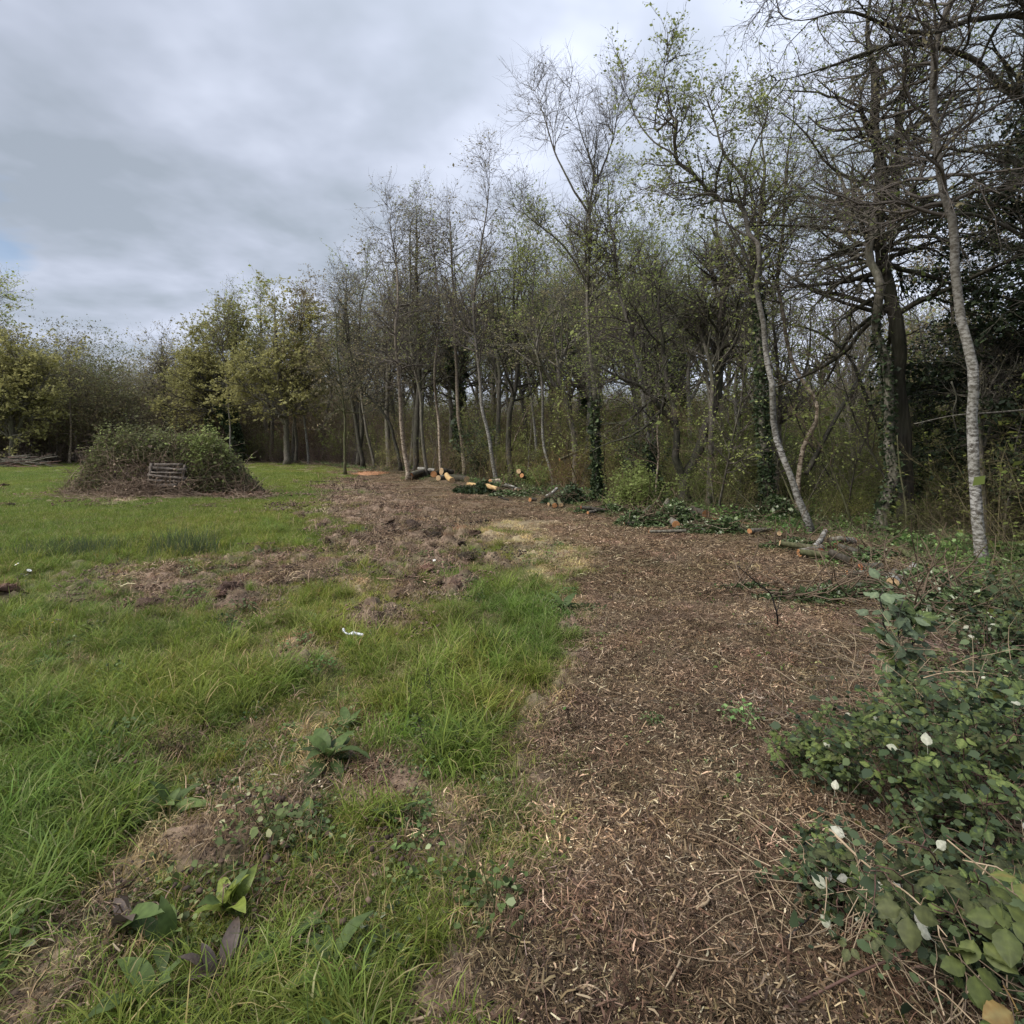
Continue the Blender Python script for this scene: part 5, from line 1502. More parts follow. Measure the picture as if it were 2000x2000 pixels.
def felled_wood():
    s = 0
    def Lg(label, a, b, r, **k):
        nonlocal s
        s += 1
        return log(label, P3(*a), P3(*b), r * (1.45 if a[1] < 960 else (1.0 if a[1] < 1040 else .68)), seed=s, **k)
    # birch logs at right
    Lg('white birch log propped by the foot of the leaning birch', (1583, 1080, .07), (1612, 1044, .22), .062, bark='bark_birch', cut='cut_red')
    Lg('short red ended log right of the propped birch log', (1668, 1068, .08), (1640, 1062, .14), .075, bark='bark_birch', cut='cut_red')
    Lg('stubby dark log with raw red end under the short red ended one', (1634, 1073, .07), (1622, 1062, .10), .07, bark='bark_dark', cut='cut_red')
    Lg('stubby log lying behind the two red ended logs', (1650, 1060, .17), (1625, 1060, .16), .06, bark='bark_grey', cut='cut_red')
    Lg('long yellowish mossy log lying along the leafy bank', (1636, 1080, .06), (1742, 1084, .06), .045, bark='bark_moss', cut='cut_orange')
    Lg('grey log with glowing orange cut end slanting away to the right', (1760, 1085, .10), (1812, 1118, .05), .055, bark='bark_moss', cut='cut_orange')
    Lg('thick white birch log lying in the ivy trimmings', (1744, 1150, .12), (1786, 1114, .12), .085, bark='bark_birch', cut='cut_pale')
    Lg('slim black birch log tucked under the thick white birch log', (1722, 1146, .05), (1748, 1120, .07), .055, bark='bark_birch', cut='cut_pale')
    Lg('pink barked log pointing at the pale crooked log', (1840, 1158, .06), (1808, 1136, .08), .055, bark='twig_red', cut='cut_orange')
    Lg('pale tan crooked log at the brink of the dark brambles', (1818, 1192, .07), (1866, 1174, .12), .06, bark='bark_birch_warm', cut='cut_pale', bend=.12)
    Lg('greyish stub leaning against the pale crooked log', (1862, 1176, .05), (1892, 1184, .05), .045, bark='twig_red', cut='cut_pale')
    # heap with round orange ends below the forked tree
    Lg('log with round orange face staring out of the ivy heap', (1320, 1028, .09), (1312, 1012, .12), .075, bark='bark_grey', cut='cut_orange')
    Lg('log stub with pale face topmost in the ivy heap', (1297, 996, .22), (1304, 985, .28), .06, bark='bark_grey', cut='cut_pale')
    Lg('small log with cream face left of the topmost stub', (1292, 1004, .16), (1298, 992, .20), .05, bark='bark_grey', cut='cut_pale')
    Lg('small log lowest under the cream faced logs', (1301, 1012, .10), (1308, 1000, .12), .05, bark='bark_grey', cut='cut_pale')
    Lg('tiny yellow ended pole at the left tip of the ivy heap', (1253, 1010, .10), (1270, 996, .14), .045, bark='bark_grey', cut='cut_pale')
    Lg('whitish pole lying flat at the left of the ivy heap', (1228, 1016, .04), (1252, 1012, .06), .045, bark='bark_birch', cut='cut_pale')
    Lg('brown log with broad orange slab face right of the ivy heap', (1378, 1013, .10), (1352, 1002, .16), .085, bark='bark_oak', cut='cut_orange')
    # dark poles with cut ends leaning out of the wood
    a = at(1013, 922, 20.0); b = at(1062, 952, 22.0)
    log('upper of two dark leaning poles with bright cut ends', a, b, .09, bark='bark_dark', cut='cut_pale', seed=70, name='leaning_pole', cat='pole')
    a = at(1019, 930, 19.8); b = at(1064, 958, 21.5)
    log('lower of two dark leaning poles with bright cut ends', a, b, .08, bark='bark_dark', cut='cut_orange', seed=71, name='leaning_pole', cat='pole')
    a = at(1093, 898, 20.0); b = at(1135, 880, 20.5)
    log('sawn branch with a tan end jutting out of the thicket', a, b, .05, bark='bark_moss', cut='cut_orange', seed=72, name='sawn_branch', cat='branch')
    Lg('pale stripped branch rising from the small brush heap', (1064, 974, .12), (1088, 960, .30), .05, bark='bark_birch', cut='cut_pale', bend=.1)
    Lg('short orange ended log low in the small brush heap', (1083, 990, .07), (1078, 980, .10), .06, bark='bark_moss', cut='cut_orange')
    Lg('yellow ended log right of the short orange ended log', (1096, 990, .07), (1092, 978, .12), .055, bark='bark_moss', cut='cut_pale')
    # long pile, left
    labs = [('grey log lying on top of the left end of the log pile', (802, 930, .20), (834, 921, .30), .09, 'bark_grey', 'cut_orange'),
            ('orange ended log at the left end of the log pile', (803, 931, .10), (842, 926, .18), .10, 'bark_grey', 'cut_orange'),
            ('lowest grey log poking left out of the log pile', (800, 936, .07), (822, 929, .10), .08, 'bark_grey', 'cut_pale'),
            ('thin pole across the top of the log pile', (818, 918, .35), (850, 922, .33), .06, 'bark_birch', 'cut_pale'),
            ('round ended brown log in the middle of the log pile', (847, 931, .12), (868, 922, .20), .11, 'bark_oak', 'cut_orange'),
            ('dark upper log in the middle of the log pile', (862, 925, .26), (884, 926, .22), .12, 'bark_oak', 'cut_pale'),
            ('flat grey log low in the middle of the log pile', (856, 937, .08), (880, 934, .10), .09, 'bark_grey', 'cut_pale'),
            ('brown log running right under the split yellow wood', (880, 937, .10), (912, 940, .10), .10, 'bark_oak', 'cut_orange'),
            ('split yellow log slanting out of the log pile', (883, 943, .06), (872, 932, .20), .085, 'split_wood', 'cut_pale'),
            ('long brown log ending the pile on its right with yellow face', (912, 941, .09), (886, 934, .14), .09, 'bark_oak', 'cut_pale'),
            ('pale pole before the dark ivy brush', (932, 953, .05), (914, 949, .06), .06, 'split_wood', 'cut_pale'),
            ('yellowish peeled pole on top of the dark ivy brush', (950, 952, .20), (972, 957, .18), .055, 'split_wood', 'cut_pale'),
            ('mossy pole right behind the dark ivy brush', (944, 942, .10), (982, 950, .12), .06, 'bark_moss', 'cut_pale'),
            ('thin pale pole right of the dark ivy brush', (988, 952, .10), (1010, 962, .05), .05, 'bark_birch', 'cut_pale'),
            ('yellow brown rotten log behind the dark ivy brush', (956, 950, .12), (976, 947, .16), .11, 'bark_birch_warm', 'cut_orange')]
    for lb, a, b, r, bk, ct in labs: Lg(lb, a, b, r, bark=bk, cut=ct)
    rr_ = np.random.default_rng(808)
    heaps_at = [(1180, 1000), (1230, 1012), (1000, 962), (1050, 975), (1560, 1080), (1680, 1100), (1755, 1125), (1350, 1030), (1480, 1045)]
    for i in range(26):
        hu, hv = heaps_at[i % 9]
        u = hu + 32 * rr_.standard_normal(); v = hv + 5 * rr_.standard_normal()
        dd = CH * F / (v - VH); L_ = .25 + .5 * rr_.random(); a = rr_.random() * 3.14
        A = P3(u, v, .05 + .05 * rr_.random()); B = A + np.array([math.cos(a) * L_, math.sin(a) * L_ * .7, .06 * rr_.standard_normal()]); B[2] = max(B[2], A[2] - .02)
        o = log('short cut log lying in the trimmings ' + {0: 'below the grey ivy flecked trunk', 1: 'left of the ivy heap', 2: 'right of the dark ivy brush', 3: 'left of the small brush heap', 4: 'left of the propped birch log', 5: 'below the long mossy log', 6: 'above the thick white birch log', 7: 'below the ivy heap', 8: 'by the orange sawdust patch'}[i % 9], A, B, .028 + .03 * rr_.random(), bark=['bark_grey', 'bark_moss', 'bark_dark', 'bark_oak'][i % 4], cut=['cut_orange', 'cut_pale', 'cut_red', 'cut_orange'][i % 4], seed=900 + i,
                group='short cut logs in the trimmings along the wood edge')
    # sawdust
    rng = np.random.default_rng(33)
    for lb, u, v, rx, ry, hh in (('wide ring of orange sawdust at the end of the clearing', 722, 926, .95, 1.15, .10), ('small orange sawdust patch left of the dark stick', 1406, 1021, .13, .22, .03), ('orange sawdust patch beside the ivy bank', 1452, 1026, .20, .26, .04)):
        x, y = gp(u, v)
        n_r, n_t = 14, 40
        rr = np.linspace(0, 1, n_r)[:, None]; th = np.linspace(0, 2 * np.pi, n_t, endpoint=False)[None]
        wob = 1 + .12 * np.sin(th * 3 + u) + .08 * np.sin(th * 7)
        X = x + rr * rx * np.cos(th) * wob; Y = y + rr * ry * np.sin(th) * wob
        Z = H(X, Y) + hh * (1 - rr ** 2) * (1 + .5 * fbm(X * 8, Y * 8, 3, 12)) + .012 * (1 - rr)
        Z = Z - .01 * (rr > .98)
        V = np.stack([X, Y, Z], -1).reshape(-1, 3)
        idx = np.arange(n_r * n_t).reshape(n_r, n_t); a = idx[:-1]; b = idx[1:]
        g = Geo(); g.add(V, np.stack([a, b, np.roll(b, -1, 1), np.roll(a, -1, 1)], -1).reshape(-1, 4))
        q = rng.random(700) ** .5; t2 = rng.random(700) * 6.283
        px_ = x + q * rx * 1.15 * np.cos(t2); py_ = y + q * ry * 1.15 * np.sin(t2)
        leaf_quads(g, rng, np.stack([px_, py_, H(px_, py_) + hh * np.clip(1 - q ** 2, 0, 1) + .015], 1), .025 * y / 14, up=2)
        o = link('sawdust_patch', g.mesh('sawdust_patch', [M['sawdust']]), kind='stuff')
        o['label'] = lb; o['category'] = 'sawdust'
    # brush heaps of cut ivy and twigs
    def heap(label, u, v, rx, ry, hh, nleaf, nst, size, leafm, name='brush_heap'):
        x, y = gp(u, v); base = (x, y, h1(x, y))
        root = thing(name, label, 'brush heap', base)
        n = nleaf
        q = rng.random(n) ** .5; t = rng.random(n) * 6.283
        p = np.stack([q * rx * np.cos(t), q * ry * np.sin(t), hh * (1 - q ** 2) * (.25 + .85 * rng.random(n)) * (1 + .4 * np.sin(q * rx * np.cos(t) * 6))], 1); p[:, 2] = np.maximum(p[:, 2], .01)
        g = Geo(); leaf_quads(g, rng, p, size, up=.9, asp=.85)
        link('foliage', g.mesh('foliage', [M[leafm]]), root, kind='stuff')
        q = rng.random(nst) ** .5; t = rng.random(nst) * 6.283
        P0 = np.stack([q * rx * .8 * np.cos(t), q * ry * .8 * np.sin(t), hh * .8 * rng.random(nst)], 1)
        P = grow(rng, P0, np.stack([rng.standard_normal(nst), .6 * rng.standard_normal(nst), .4 * rng.standard_normal(nst)], 1), .3 + .5 * rng.random(nst), 4, .2, .02)
        P[:, :, 2] = np.maximum(P[:, :, 2], .01)
        g = Geo(); tubes(g, P, (.004 + .007 * rng.random((nst, 1))) * np.linspace(1, .4, 5)[None], 4, c=rng.random(nst))
        link('twigs', g.mesh('twigs', [M['twig_brown']]), root, kind='stuff')
    heap('dark heap of cut ivy in front of the silver birch', 935, 963, .85, .6, .30, 3800, 90, .08, 'leaf_ivy')
    heap('small brush heap with pale stripped branch on it', 1105, 985, .65, .5, .38, 2600, 120, .065, 'leaf_ivy')
    heap('leafy ivy heap studded with round log ends below the forked tree', 1300, 1024, 1.05, .55, .36, 5200, 160, .055, 'leaf_mix')
    heap('leafy ivy trimmings around the small orange sawdust', 1395, 1040, .75, .35, .22, 2600, 60, .05, 'leaf_mix')
    heap('upright leafy ivy growth behind the orange sawdust', 1500, 1016, .8, .5, .40, 3000, 60, .06, 'leaf_mix')
    heap('low row of dark cut foliage lying on the mulch right of the thorny stalk', 1590, 1172, .65, .22, .12, 3600, 90, .032, 'leaf_mix')
    heap('small leafy cuttings ahead of the dark foliage row', 1455, 1152, .35, .10, .06, 700, 30, .028, 'leaf_mix')
    heap('tangle of ivy trimmings under the thick white birch log', 1790, 1172, .60, .50, .22, 4800, 140, .045, 'leaf_mix')
    heap('trimmings with pale leaf backs around the pale crooked log', 1860, 1215, .55, .40, .20, 3600, 120, .042, 'leaf_mix')
    heap('thin green trimmings below the grey ivy flecked trunk', 1180, 1004, .7, .3, .14, 2600, 60, .05, 'leaf_mix')
    heap('thin green trimmings left of the small brush heap', 1030, 970, 1.2, .4, .16, 2600, 60, .06, 'leaf_mix')
    heap('green trimmings strewn left of the propped birch log', 1545, 1072, .55, .25, .13, 2600, 60, .04, 'leaf_mix')
    heap('green trimmings below the long mossy log', 1690, 1100, .55, .25, .12, 2600, 70, .04, 'leaf_mix')
    heap('trimmings strewn left of the thick white birch log', 1705, 1138, .35, .2, .10, 1500, 60, .035, 'leaf_mix')
    # bright bush on the bank
    for lb, u, v, rx, hh, n, md in (('bright green bush in front of the white stem', 1010, 938, .95, 2.3, 5200, 'leaf_spring'), ('dark ivy smothered stump left of the silver birch', 938, 940, .5, 2.6, 5200, 'leaf_ivy'),
                                    ('fresh green bush at the foot of the slim birch', 1235, 1000, 1.0, .95, 5200, 'leaf_green'), ('ivy smothered bush between the grey trunk and slim birch', 1235, 975, .55, 2.0, 4200, 'leaf_ivy'),
                                    ('low green bush by the silver birch foot', 1040, 958, 1.1, .7, 3600, 'leaf_green'), ('far bright green bush behind the pale trunk', 700, 903, 3.2, 3.2, 8000, 'leaf_spring'), ('far soft green bush behind the oak', 540, 899, 3.6, 3.0, 8000, 'leaf_green')):
        x, y = gp(u, v); base = np.array((x, y, h1(x, y))); root = thing('bush', lb, 'bush', tuple(base))
        k = 26
        P0 = np.stack([.3 * rx * rng.standard_normal(k), .3 * rx * rng.standard_normal(k), np.zeros(k)], 1)
        P = grow(rng, P0, np.stack([.5 * rng.standard_normal(k) * rx, .5 * rng.standard_normal(k) * rx, np.full(k, hh * .7)], 1), hh * (.7 + .4 * rng.random(k)), 5, .15, .02)
        R = (.012 * np.linspace(1, .3, 6))[None].repeat(k, 0)
        P2, R2, _, _ = children(rng, P, R, 320, .15, 1, 50, 15, lambda t, r: .3 * rx * (.6 + .8 * r.random(len(t))) + .1, 4, .2, .02, rmin=.004)
        g = Geo(); tubes(g, P, R, 4); tubes(g, P2, R2, 3); link('stems', g.mesh('stems', [M['twig_brown']]), root)
        g = Geo(); leaf_quads(g, rng, sample_on(rng, P2, n, .1, 1, .05), .05 * max(1, y / 22), up=.6, asp=.7)
        link('foliage', g.mesh('foliage', [M[md]]), root, kind='stuff')


M['leaf_mix'] = leaf_mat('leaf_mix', [(0, (.03, .045, .02)), (.6, (.075, .11, .04)), (.88, (.14, .19, .08)), (.94, (.34, .38, .24)), (1, (.48, .50, .38))], trans=.25, rough=.55, spec=.2)
felled_wood()

# ------------------------------------------------------------------ near brambles on the right
def leaflet(L_, W, fold=.12, serr=.05, curl=.12, K=11, seed=0):
    """one pointed toothed leaflet along +Y from the origin, pleated along its side veins"""
    r = np.random.default_rng(seed)
    t = np.linspace(0, 1, K)
    w = W * .5 * np.interp(t, [0, .08, .2, .38, .55, .75, .9, 1], [0, .42, .82, 1, .93, .62, .26, 0])
    V = []
    for i in range(K):
        z = -curl * L_ * t[i] ** 2
        tooth = 1 + (serr if i % 2 else -serr); pl = .018 * L_ * (1 if i % 2 else -1) * (0 < i < K - 1)
        for sx in (-1, -.5, -.05, .05, .5, 1):
            ax = abs(sx)
            V.append((sx * w[i] * (tooth if ax == 1 else 1), t[i] * L_ + .07 * L_ * ax * (1 - t[i]), z + fold * w[i] * ax - .35 * w[i] * ax ** 2 + pl * ax))
    V = np.array(V); idx = np.arange(K * 6).reshape(K, 6)
    Fq = np.stack([idx[:-1, :-1], idx[:-1, 1:], idx[1:, 1:], idx[1:, :-1]], -1).reshape(-1, 4)
    return V, Fq


def rotz(V, a, x=0):
    c, s = math.cos(a), math.sin(a)
    V = V @ np.array([[c, s, 0], [-s, c, 0], [0, 0, 1]])
    if x:
        c, s = math.cos(x), math.sin(x)
    return V


def bramble_leaf(seed, size=1.0, n=3):
    g = Geo(); r = np.random.default_rng(seed)
    pet = .03 * size
    specs = [(0, 1.0), (1.25, .8), (-1.25, .8)] if n == 3 else ([(0, 1.0)] if n == 1 else [(0, 1), (.8, .9), (-.8, .9), (1.75, .7), (-1.75, .7)])
    for a, s in specs:
        V, Fq = leaflet(.062 * size * s, .043 * size * s, fold=.15 + .15 * r.random(), curl=.05 + .25 * r.random(), seed=seed)
        V[:, 1] += (.012 if a == 0 else .008) * size if n > 1 else 0; V = rotz(V, a + .12 * r.standard_normal()); V[:, 1] += pet
        cc = np.tile(np.array([0, 0, 1.3, 1.3, 0, 0]), len(V) // 6) + .25 * r.random(); cc = cc + .5 * (np.arange(len(V)) // 6 % 2)
        g.add(V, Fq, cc)
    P = np.array([[(0, 0, 0), (0, pet * .5, .002), (0, pet, 0)]])
    tubes(g, P, np.full((1, 3), .0011), 3, c=[.2])
    return g


def leaf_obj_mat(name, stops, veins=True, trans=.3, rough=.4):
    m, nt, N, L, out = mat(name)
    oi = N.new('ShaderNodeObjectInfo'); at_ = N.new('ShaderNodeAttribute'); at_.attribute_name = 'c'
    a = N.new('ShaderNodeMath'); a.operation = 'MULTIPLY_ADD'; a.inputs[1].default_value = .25
    L.new(at_.outputs['Fac'], a.inputs[0])
    b = N.new('ShaderNodeMath'); b.operation = 'MULTIPLY'; b.inputs[1].default_value = .75; L.new(oi.outputs['Random'], b.inputs[0]); L.new(b.outputs[0], a.inputs[2])
    r = ramp_node(N, stops); L.new(a.outputs[0], r.inputs[0])
    tc = N.new('ShaderNodeTexCoord'); n = N.new('ShaderNodeTexNoise'); n.inputs['Scale'].default_value = 60; n.inputs['Detail'].default_value = 4
    L.new(tc.outputs['Object'], n.inputs['Vector'])
    rr = ramp_node(N, [(.3, (.75, .75, .75)), (.7, (1.2, 1.2, 1.15))]); L.new(n.outputs['Fac'], rr.inputs[0])
    mx = N.new('ShaderNodeMix'); mx.data_type = 'RGBA'; mx.blend_type = 'MULTIPLY'; mx.inputs[0].default_value = 1
    L.new(r.outputs[0], mx.inputs[6]); L.new(rr.outputs[0], mx.inputs[7])
    p = N.new('ShaderNodeBsdfPrincipled'); p.inputs['Roughness'].default_value = rough; p.inputs['Specular IOR Level'].default_value = .22
    L.new(mx.outputs[2], p.inputs['Base Color'])
    bp = N.new('ShaderNodeBump'); bp.inputs['Strength'].default_value = .4; bp.inputs['Distance'].default_value = .004; L.new(n.outputs['Fac'], bp.inputs['Height']); L.new(bp.outputs[0], p.inputs['Normal'])
    t = N.new('ShaderNodeBsdfTranslucent'); L.new(mx.outputs[2], t.inputs[0])
    mix = N.new('ShaderNodeMixShader'); mix.inputs[0].default_value = trans
    L.new(p.outputs[0], mix.inputs[1]); L.new(t.outputs[0], mix.inputs[2]); L.new(mix.outputs[0], out.inputs[0])
    return m


M['br_green'] = leaf_obj_mat('bramble_green', [(0, (.028, .042, .016)), (.4, (.06, .085, .028)), (.75, (.10, .135, .04)), (1, (.17, .21, .065))], rough=.55)
M['br_dark'] = leaf_obj_mat('bramble_dark', [(0, (.022, .026, .011)), (.5, (.048, .055, .022)), (1, (.085, .095, .036))], trans=.25, rough=.6)
M['br_shoot'] = leaf_obj_mat('shoot_leaf', [(0, (.07, .095, .055)), (.5, (.12, .155, .09)), (1, (.17, .21, .12))], trans=.2, rough=.55)
M['br_yellow'] = leaf_obj_mat('bramble_yellow', [(0, (.06, .075, .024)), (.5, (.09, .11, .032)), (.85, (.13, .15, .045)), (1, (.17, .15, .05))], rough=.55)
M['br_brown'] = leaf_obj_mat('bramble_brown', [(0, (.09, .055, .025)), (.5, (.18, .11, .04)), (1, (.22, .17, .07))])
M['br_pale'] = leaf_obj_mat('bramble_pale', [(0, (.30, .31, .23)), (.6, (.40, .40, .32)), (1, (.50, .49, .41))], trans=.2, rough=.8)
M['br_grey'] = leaf_obj_mat('bramble_grey', [(0, (.14, .14, .12)), (1, (.28, .27, .24))], trans=.2, rough=.8)
M['cane_red'] = plain_mat('cane_red', [(.3, (.05, .028, .024)), (.7, (.12, .07, .055))], scale=20)
M['cane_pale'] = plain_mat('cane_pale', [(.3, (.22, .16, .10)), (.7, (.36, .28, .19))], scale=20)
M['cane_dark'] = plain_mat('cane_dark', [(.3, (.015, .013, .013)), (.7, (.045, .038, .035))], scale=20)

LEAFM = {}
for kind in ('br_green', 'br_shoot', 'br_dark', 'br_yellow', 'br_brown', 'br_pale', 'br_grey'):
    LEAFM[kind] = [bramble_leaf(300 + i * 3, 1.0, 1 if kind in ('br_pale', 'br_grey', 'br_shoot') else (3 if i < 4 else 5)).mesh('leaf', [M[kind]]) for i in range(5)]


def place_leaf(root, me, p, rng, size, upness=1.0, name='leaf', fwd=None):
    o = bpy.data.objects.new(name, me); COL.objects.link(o); o.parent = root
    nr = Vector((.45 * rng.standard_normal(), .45 * rng.standard_normal() - .35, upness)).normalized()
    f = Vector(fwd) if fwd is not None else Vector((rng.standard_normal(), rng.standard_normal(), -.2))
    f = (f - nr * f.dot(nr)).normalized(); s = f.cross(nr)
    m = Matrix((s, f, nr)).transposed().to_4x4()
    m.translation = Vector(p)
    m = m @ Matrix.Scale(size, 4)
    o.matrix_local = m
    return o


def bramble(label, canes, kinds, rng, nleaf=160, size=1.0, stuff=0, spread=.10, cane='cane_red', name='bramble_bush', rr=.0035, stuff_size=.04, cat='bramble', pale=0.0):
    """canes: list of world polylines"""
    base = np.array(canes[0][0], float)
    root = thing(name, label, cat, tuple(base))
    Ps = []
    for c in canes:
        P = resample(np.array(c, float), 14) - base
        P[1:-1] += .006 * rng.standard_normal((12, 3))
        Ps.append(P)
        g = Geo(); tubes(g, P[None], (rr * np.linspace(1.1, .45, 14))[None], 6, cap=True)
        link('cane', g.mesh('cane', [M[cane]]), root)
    PP = np.stack(Ps)
    # side shoots carry leaves
    RR = np.full(PP.shape[:2], rr * .7)
    P2, R2, _, _ = children(rng, PP, RR, max(8, nleaf // 5), .15, 1, 55, 18, lambda t, r: spread * (.6 + 1.2 * r.random(len(t))), 4, .2, .06, rr=.7, rmin=.0012)
    g = Geo(); tubes(g, P2, R2, 4); link('shoots', g.mesh('shoots', [M[cane]]), root, kind='stuff')
    pts = sample_on(rng, np.concatenate([P2]), nleaf, .2, 1, spread * .22)
    for p in pts:
        k = rng.choice(len(kinds), p=np.array([q[1] for q in kinds]) / sum(q[1] for q in kinds))
        kind = kinds[k][0]
        place_leaf(root, LEAFM[kind][rng.integers(0, 5)], p, rng, size * (.45 + .55 * rng.random()) * (.8 if kind == 'br_pale' else 1))
    if stuff:
        g = Geo(); leaf_ovals(g, rng, sample_on(rng, P2, stuff, 0, 1, spread * .6) - np.array([0, 0, spread * .3]), stuff_size)
        link('inner_foliage', g.mesh('inner_foliage', [M['leaf_ivy']]), root, kind='stuff')
    # tangle of bare dead twigs underneath
    n = 90
    P0 = sample_on(rng, PP, n, 0, 1, .12); P0[:, 2] = np.abs(P0[:, 2]) * .6
    Pt = grow(rng, P0, rng.standard_normal((n, 3)) * np.array([1, 1, .4]), .12 + .28 * rng.random(n), 4, .2, 0)
    g = Geo(); tubes(g, Pt, np.full((n, 5), .0016) * np.linspace(1.3, .5, 5)[None], 4); link('dead_twigs', g.mesh('dead_twigs', [M['twig_brown' if rng.random() < .6 else 'cane_pale']]), root, kind='stuff')
    return root


def arch(rng, base, tip, h, sag=.3):
    base = np.array(base, float); tip = np.array(tip, float)
    t = np.linspace(0, 1, 6)[:, None]
    P = base * (1 - t) + tip * t
    P[:, 2] += (h * np.sin(np.pi * np.linspace(0, 1, 6) ** .8))
    P[1:-1] += .03 * rng.standard_normal((4, 3))
    return P


def near_brambles():
    rng = np.random.default_rng(222)

    def fan(u0, v0, n, tips, d0=None):
        """canes rooted around photo ground point, reaching tips given as (u,v,depth)"""
        out = []
        for i in range(n):
            b = P3(u0 + 30 * rng.standard_normal(), v0 + 15 * rng.standard_normal())
            u, v, d = tips[i % len(tips)]
            tp = at(u + 22 * rng.standard_normal(), v + 16 * rng.standard_normal(), d * (1 + .05 * rng.standard_normal()))
            out.append(arch(rng, b, tp, .03 * d * rng.random()))
        return out
    green = [('br_green', .78), ('br_dark', .14), ('br_yellow', .08)]
    dark = [('br_dark', .62), ('br_green', .35), ('br_pale', .03)]
    # nearest yellow green leaves, bottom right corner
    b = bramble('large yellow green bramble leaves hanging nearest in the bottom right corner',
                [[(1.65, 1.15, .0), at(2080, 1850, 1.35), at(1960, 1730, 1.22), at(1850, 1640, 1.25)], [(1.6, 1.1, 0), at(2060, 1950, 1.2), at(1980, 1850, 1.12), at(1900, 1780, 1.1)], [(1.6, 1.2, 0), at(2050, 1780, 1.4), at(1960, 1700, 1.4), at(1880, 1680, 1.45)]],
                [('br_yellow', .2), ('br_green', .5), ('br_brown', .04), ('br_dark', .26)], rng, nleaf=60, size=.8, spread=.08, cane='cane_pale', stuff=120, stuff_size=.02)
    for u, v, d, kd, sc in ((1905, 1735, 1.08, 'br_yellow', 1.25), (1870, 1800, 1.08, 'br_yellow', 1.2), (1955, 1760, 1.05, 'br_yellow', 1.25), (1880, 1850, 1.05, 'br_yellow', 1.15), (1935, 1870, 1.05, 'br_yellow', 1.2), (1960, 1925, 1.0, 'br_brown', 1.45), (1990, 1700, 1.1, 'br_yellow', 1.1), (1800, 1700, 1.2, 'br_dark', 1.2), (1765, 1740, 1.25, 'br_dark', 1.3), (1990, 1830, 1.02, 'br_green', 1.2), (1985, 1980, .98, 'br_green', 1.2)):
        p = at(u, v, d) - np.array(b.location)
        place_leaf(b, LEAFM[kd][rng.integers(0, 4)], p, rng, sc * .8, upness=1.2, fwd=(rng.standard_normal() * .5 - .2, -.6, -.5))
    bramble('dark leaved bramble row behind the nearest yellow green leaves', fan(1960, 1900, 12, [(1700, 1700, 1.55), (1760, 1640, 1.6), (1840, 1650, 1.5), (1900, 1700, 1.4), (1820, 1760, 1.4), (1980, 1680, 1.45), (1660, 1750, 1.75)]),
            [('br_dark', .6), ('br_green', .28), ('br_grey', .12)], rng, nleaf=240, size=.85, spread=.11, stuff=1500, stuff_size=.022)
    bramble('dense green bramble mass in the middle of the right side', fan(1830, 1640, 20, [(1700, 1480, 2.2), (1760, 1440, 2.3), (1850, 1460, 2.1), (1930, 1480, 2.0), (1980, 1430, 2.1), (1900, 1560, 1.9), (1800, 1560, 2.0), (1990, 1550, 1.8), (1720, 1400, 2.5)]),
            green, rng, nleaf=270, size=.85, spread=.14, stuff=1100, stuff_size=.024)
    bramble('green bramble shoots along the right edge above the dense mass', fan(1960, 1500, 14, [(1930, 1390, 2.3), (1990, 1400, 2.2), (1850, 1370, 2.6), (1960, 1440, 2.2), (1900, 1360, 2.6)]),
            [('br_green', .8), ('br_yellow', .15), ('br_pale', .05)], rng, nleaf=210, size=.8, spread=.14, stuff=1500, stuff_size=.026)
    bramble('bramble with blue green leaves under the upright leafy shoot', fan(1790, 1470, 16, [(1690, 1400, 2.8), (1770, 1390, 2.9), (1860, 1400, 2.7), (1710, 1430, 2.7), (1920, 1400, 2.7), (1780, 1430, 2.6)]),
            [('br_green', .55), ('br_dark', .42), ('br_pale', .03)], rng, nleaf=190, size=.9, spread=.13, stuff=1000, stuff_size=.026)
    bramble('small bramble sprig reaching left over the mulch', fan(1640, 1540, 6, [(1570, 1440, 2.75), (1600, 1460, 2.7), (1640, 1480, 2.6), (1590, 1500, 2.7), (1560, 1490, 2.7)]),
            green, rng, nleaf=130, size=.8, spread=.10, stuff=500, stuff_size=.025)
    bramble('wilting low sprig with pale leaf backs near the mulch edge', fan(1660, 1830, 7, [(1590, 1700, 1.95), (1640, 1660, 2.0), (1620, 1740, 1.9), (1570, 1640, 2.15), (1680, 1700, 1.85)]),
            [('br_green', .45), ('br_dark', .45), ('br_pale', .03), ('br_grey', .07)], rng, nleaf=120, size=.75, spread=.10, stuff=700, stuff_size=.025)
    bramble('bramble patch between the tall shoot and the right edge', fan(1940, 1400, 14, [(1930, 1350, 3.3), (1960, 1340, 3.3), (1990, 1320, 3.2), (2010, 1340, 3.0), (1950, 1370, 3.2)]),
            dark, rng, nleaf=120, size=.9, spread=.13, stuff=800, stuff_size=.03)
    bramble('dark shrub sprinkled with white leaf backs at the right edge', fan(1960, 1320, 18, [(1910, 1235, 4.3), (1950, 1250, 4.2), (1990, 1235, 4.2), (1930, 1270, 4.0), (1990, 1280, 4.0), (1900, 1225, 4.4)]),
            [('br_dark', .56), ('br_green', .26), ('br_pale', .18)], rng, nleaf=240, size=1.0, spread=.18, stuff=2200, stuff_size=.035)
    bramble('dusky shrub behind the white flecked one below the nearest birch', fan(1960, 1230, 16, [(1880, 1185, 5.4), (1950, 1175, 5.4), (1990, 1170, 5.2), (1930, 1180, 5.2), (1990, 1150, 5.6)]),
            [('br_dark', .66), ('br_green', .3), ('br_pale', .04)], rng, nleaf=200, size=.9, spread=.20, stuff=2600, stuff_size=.035)
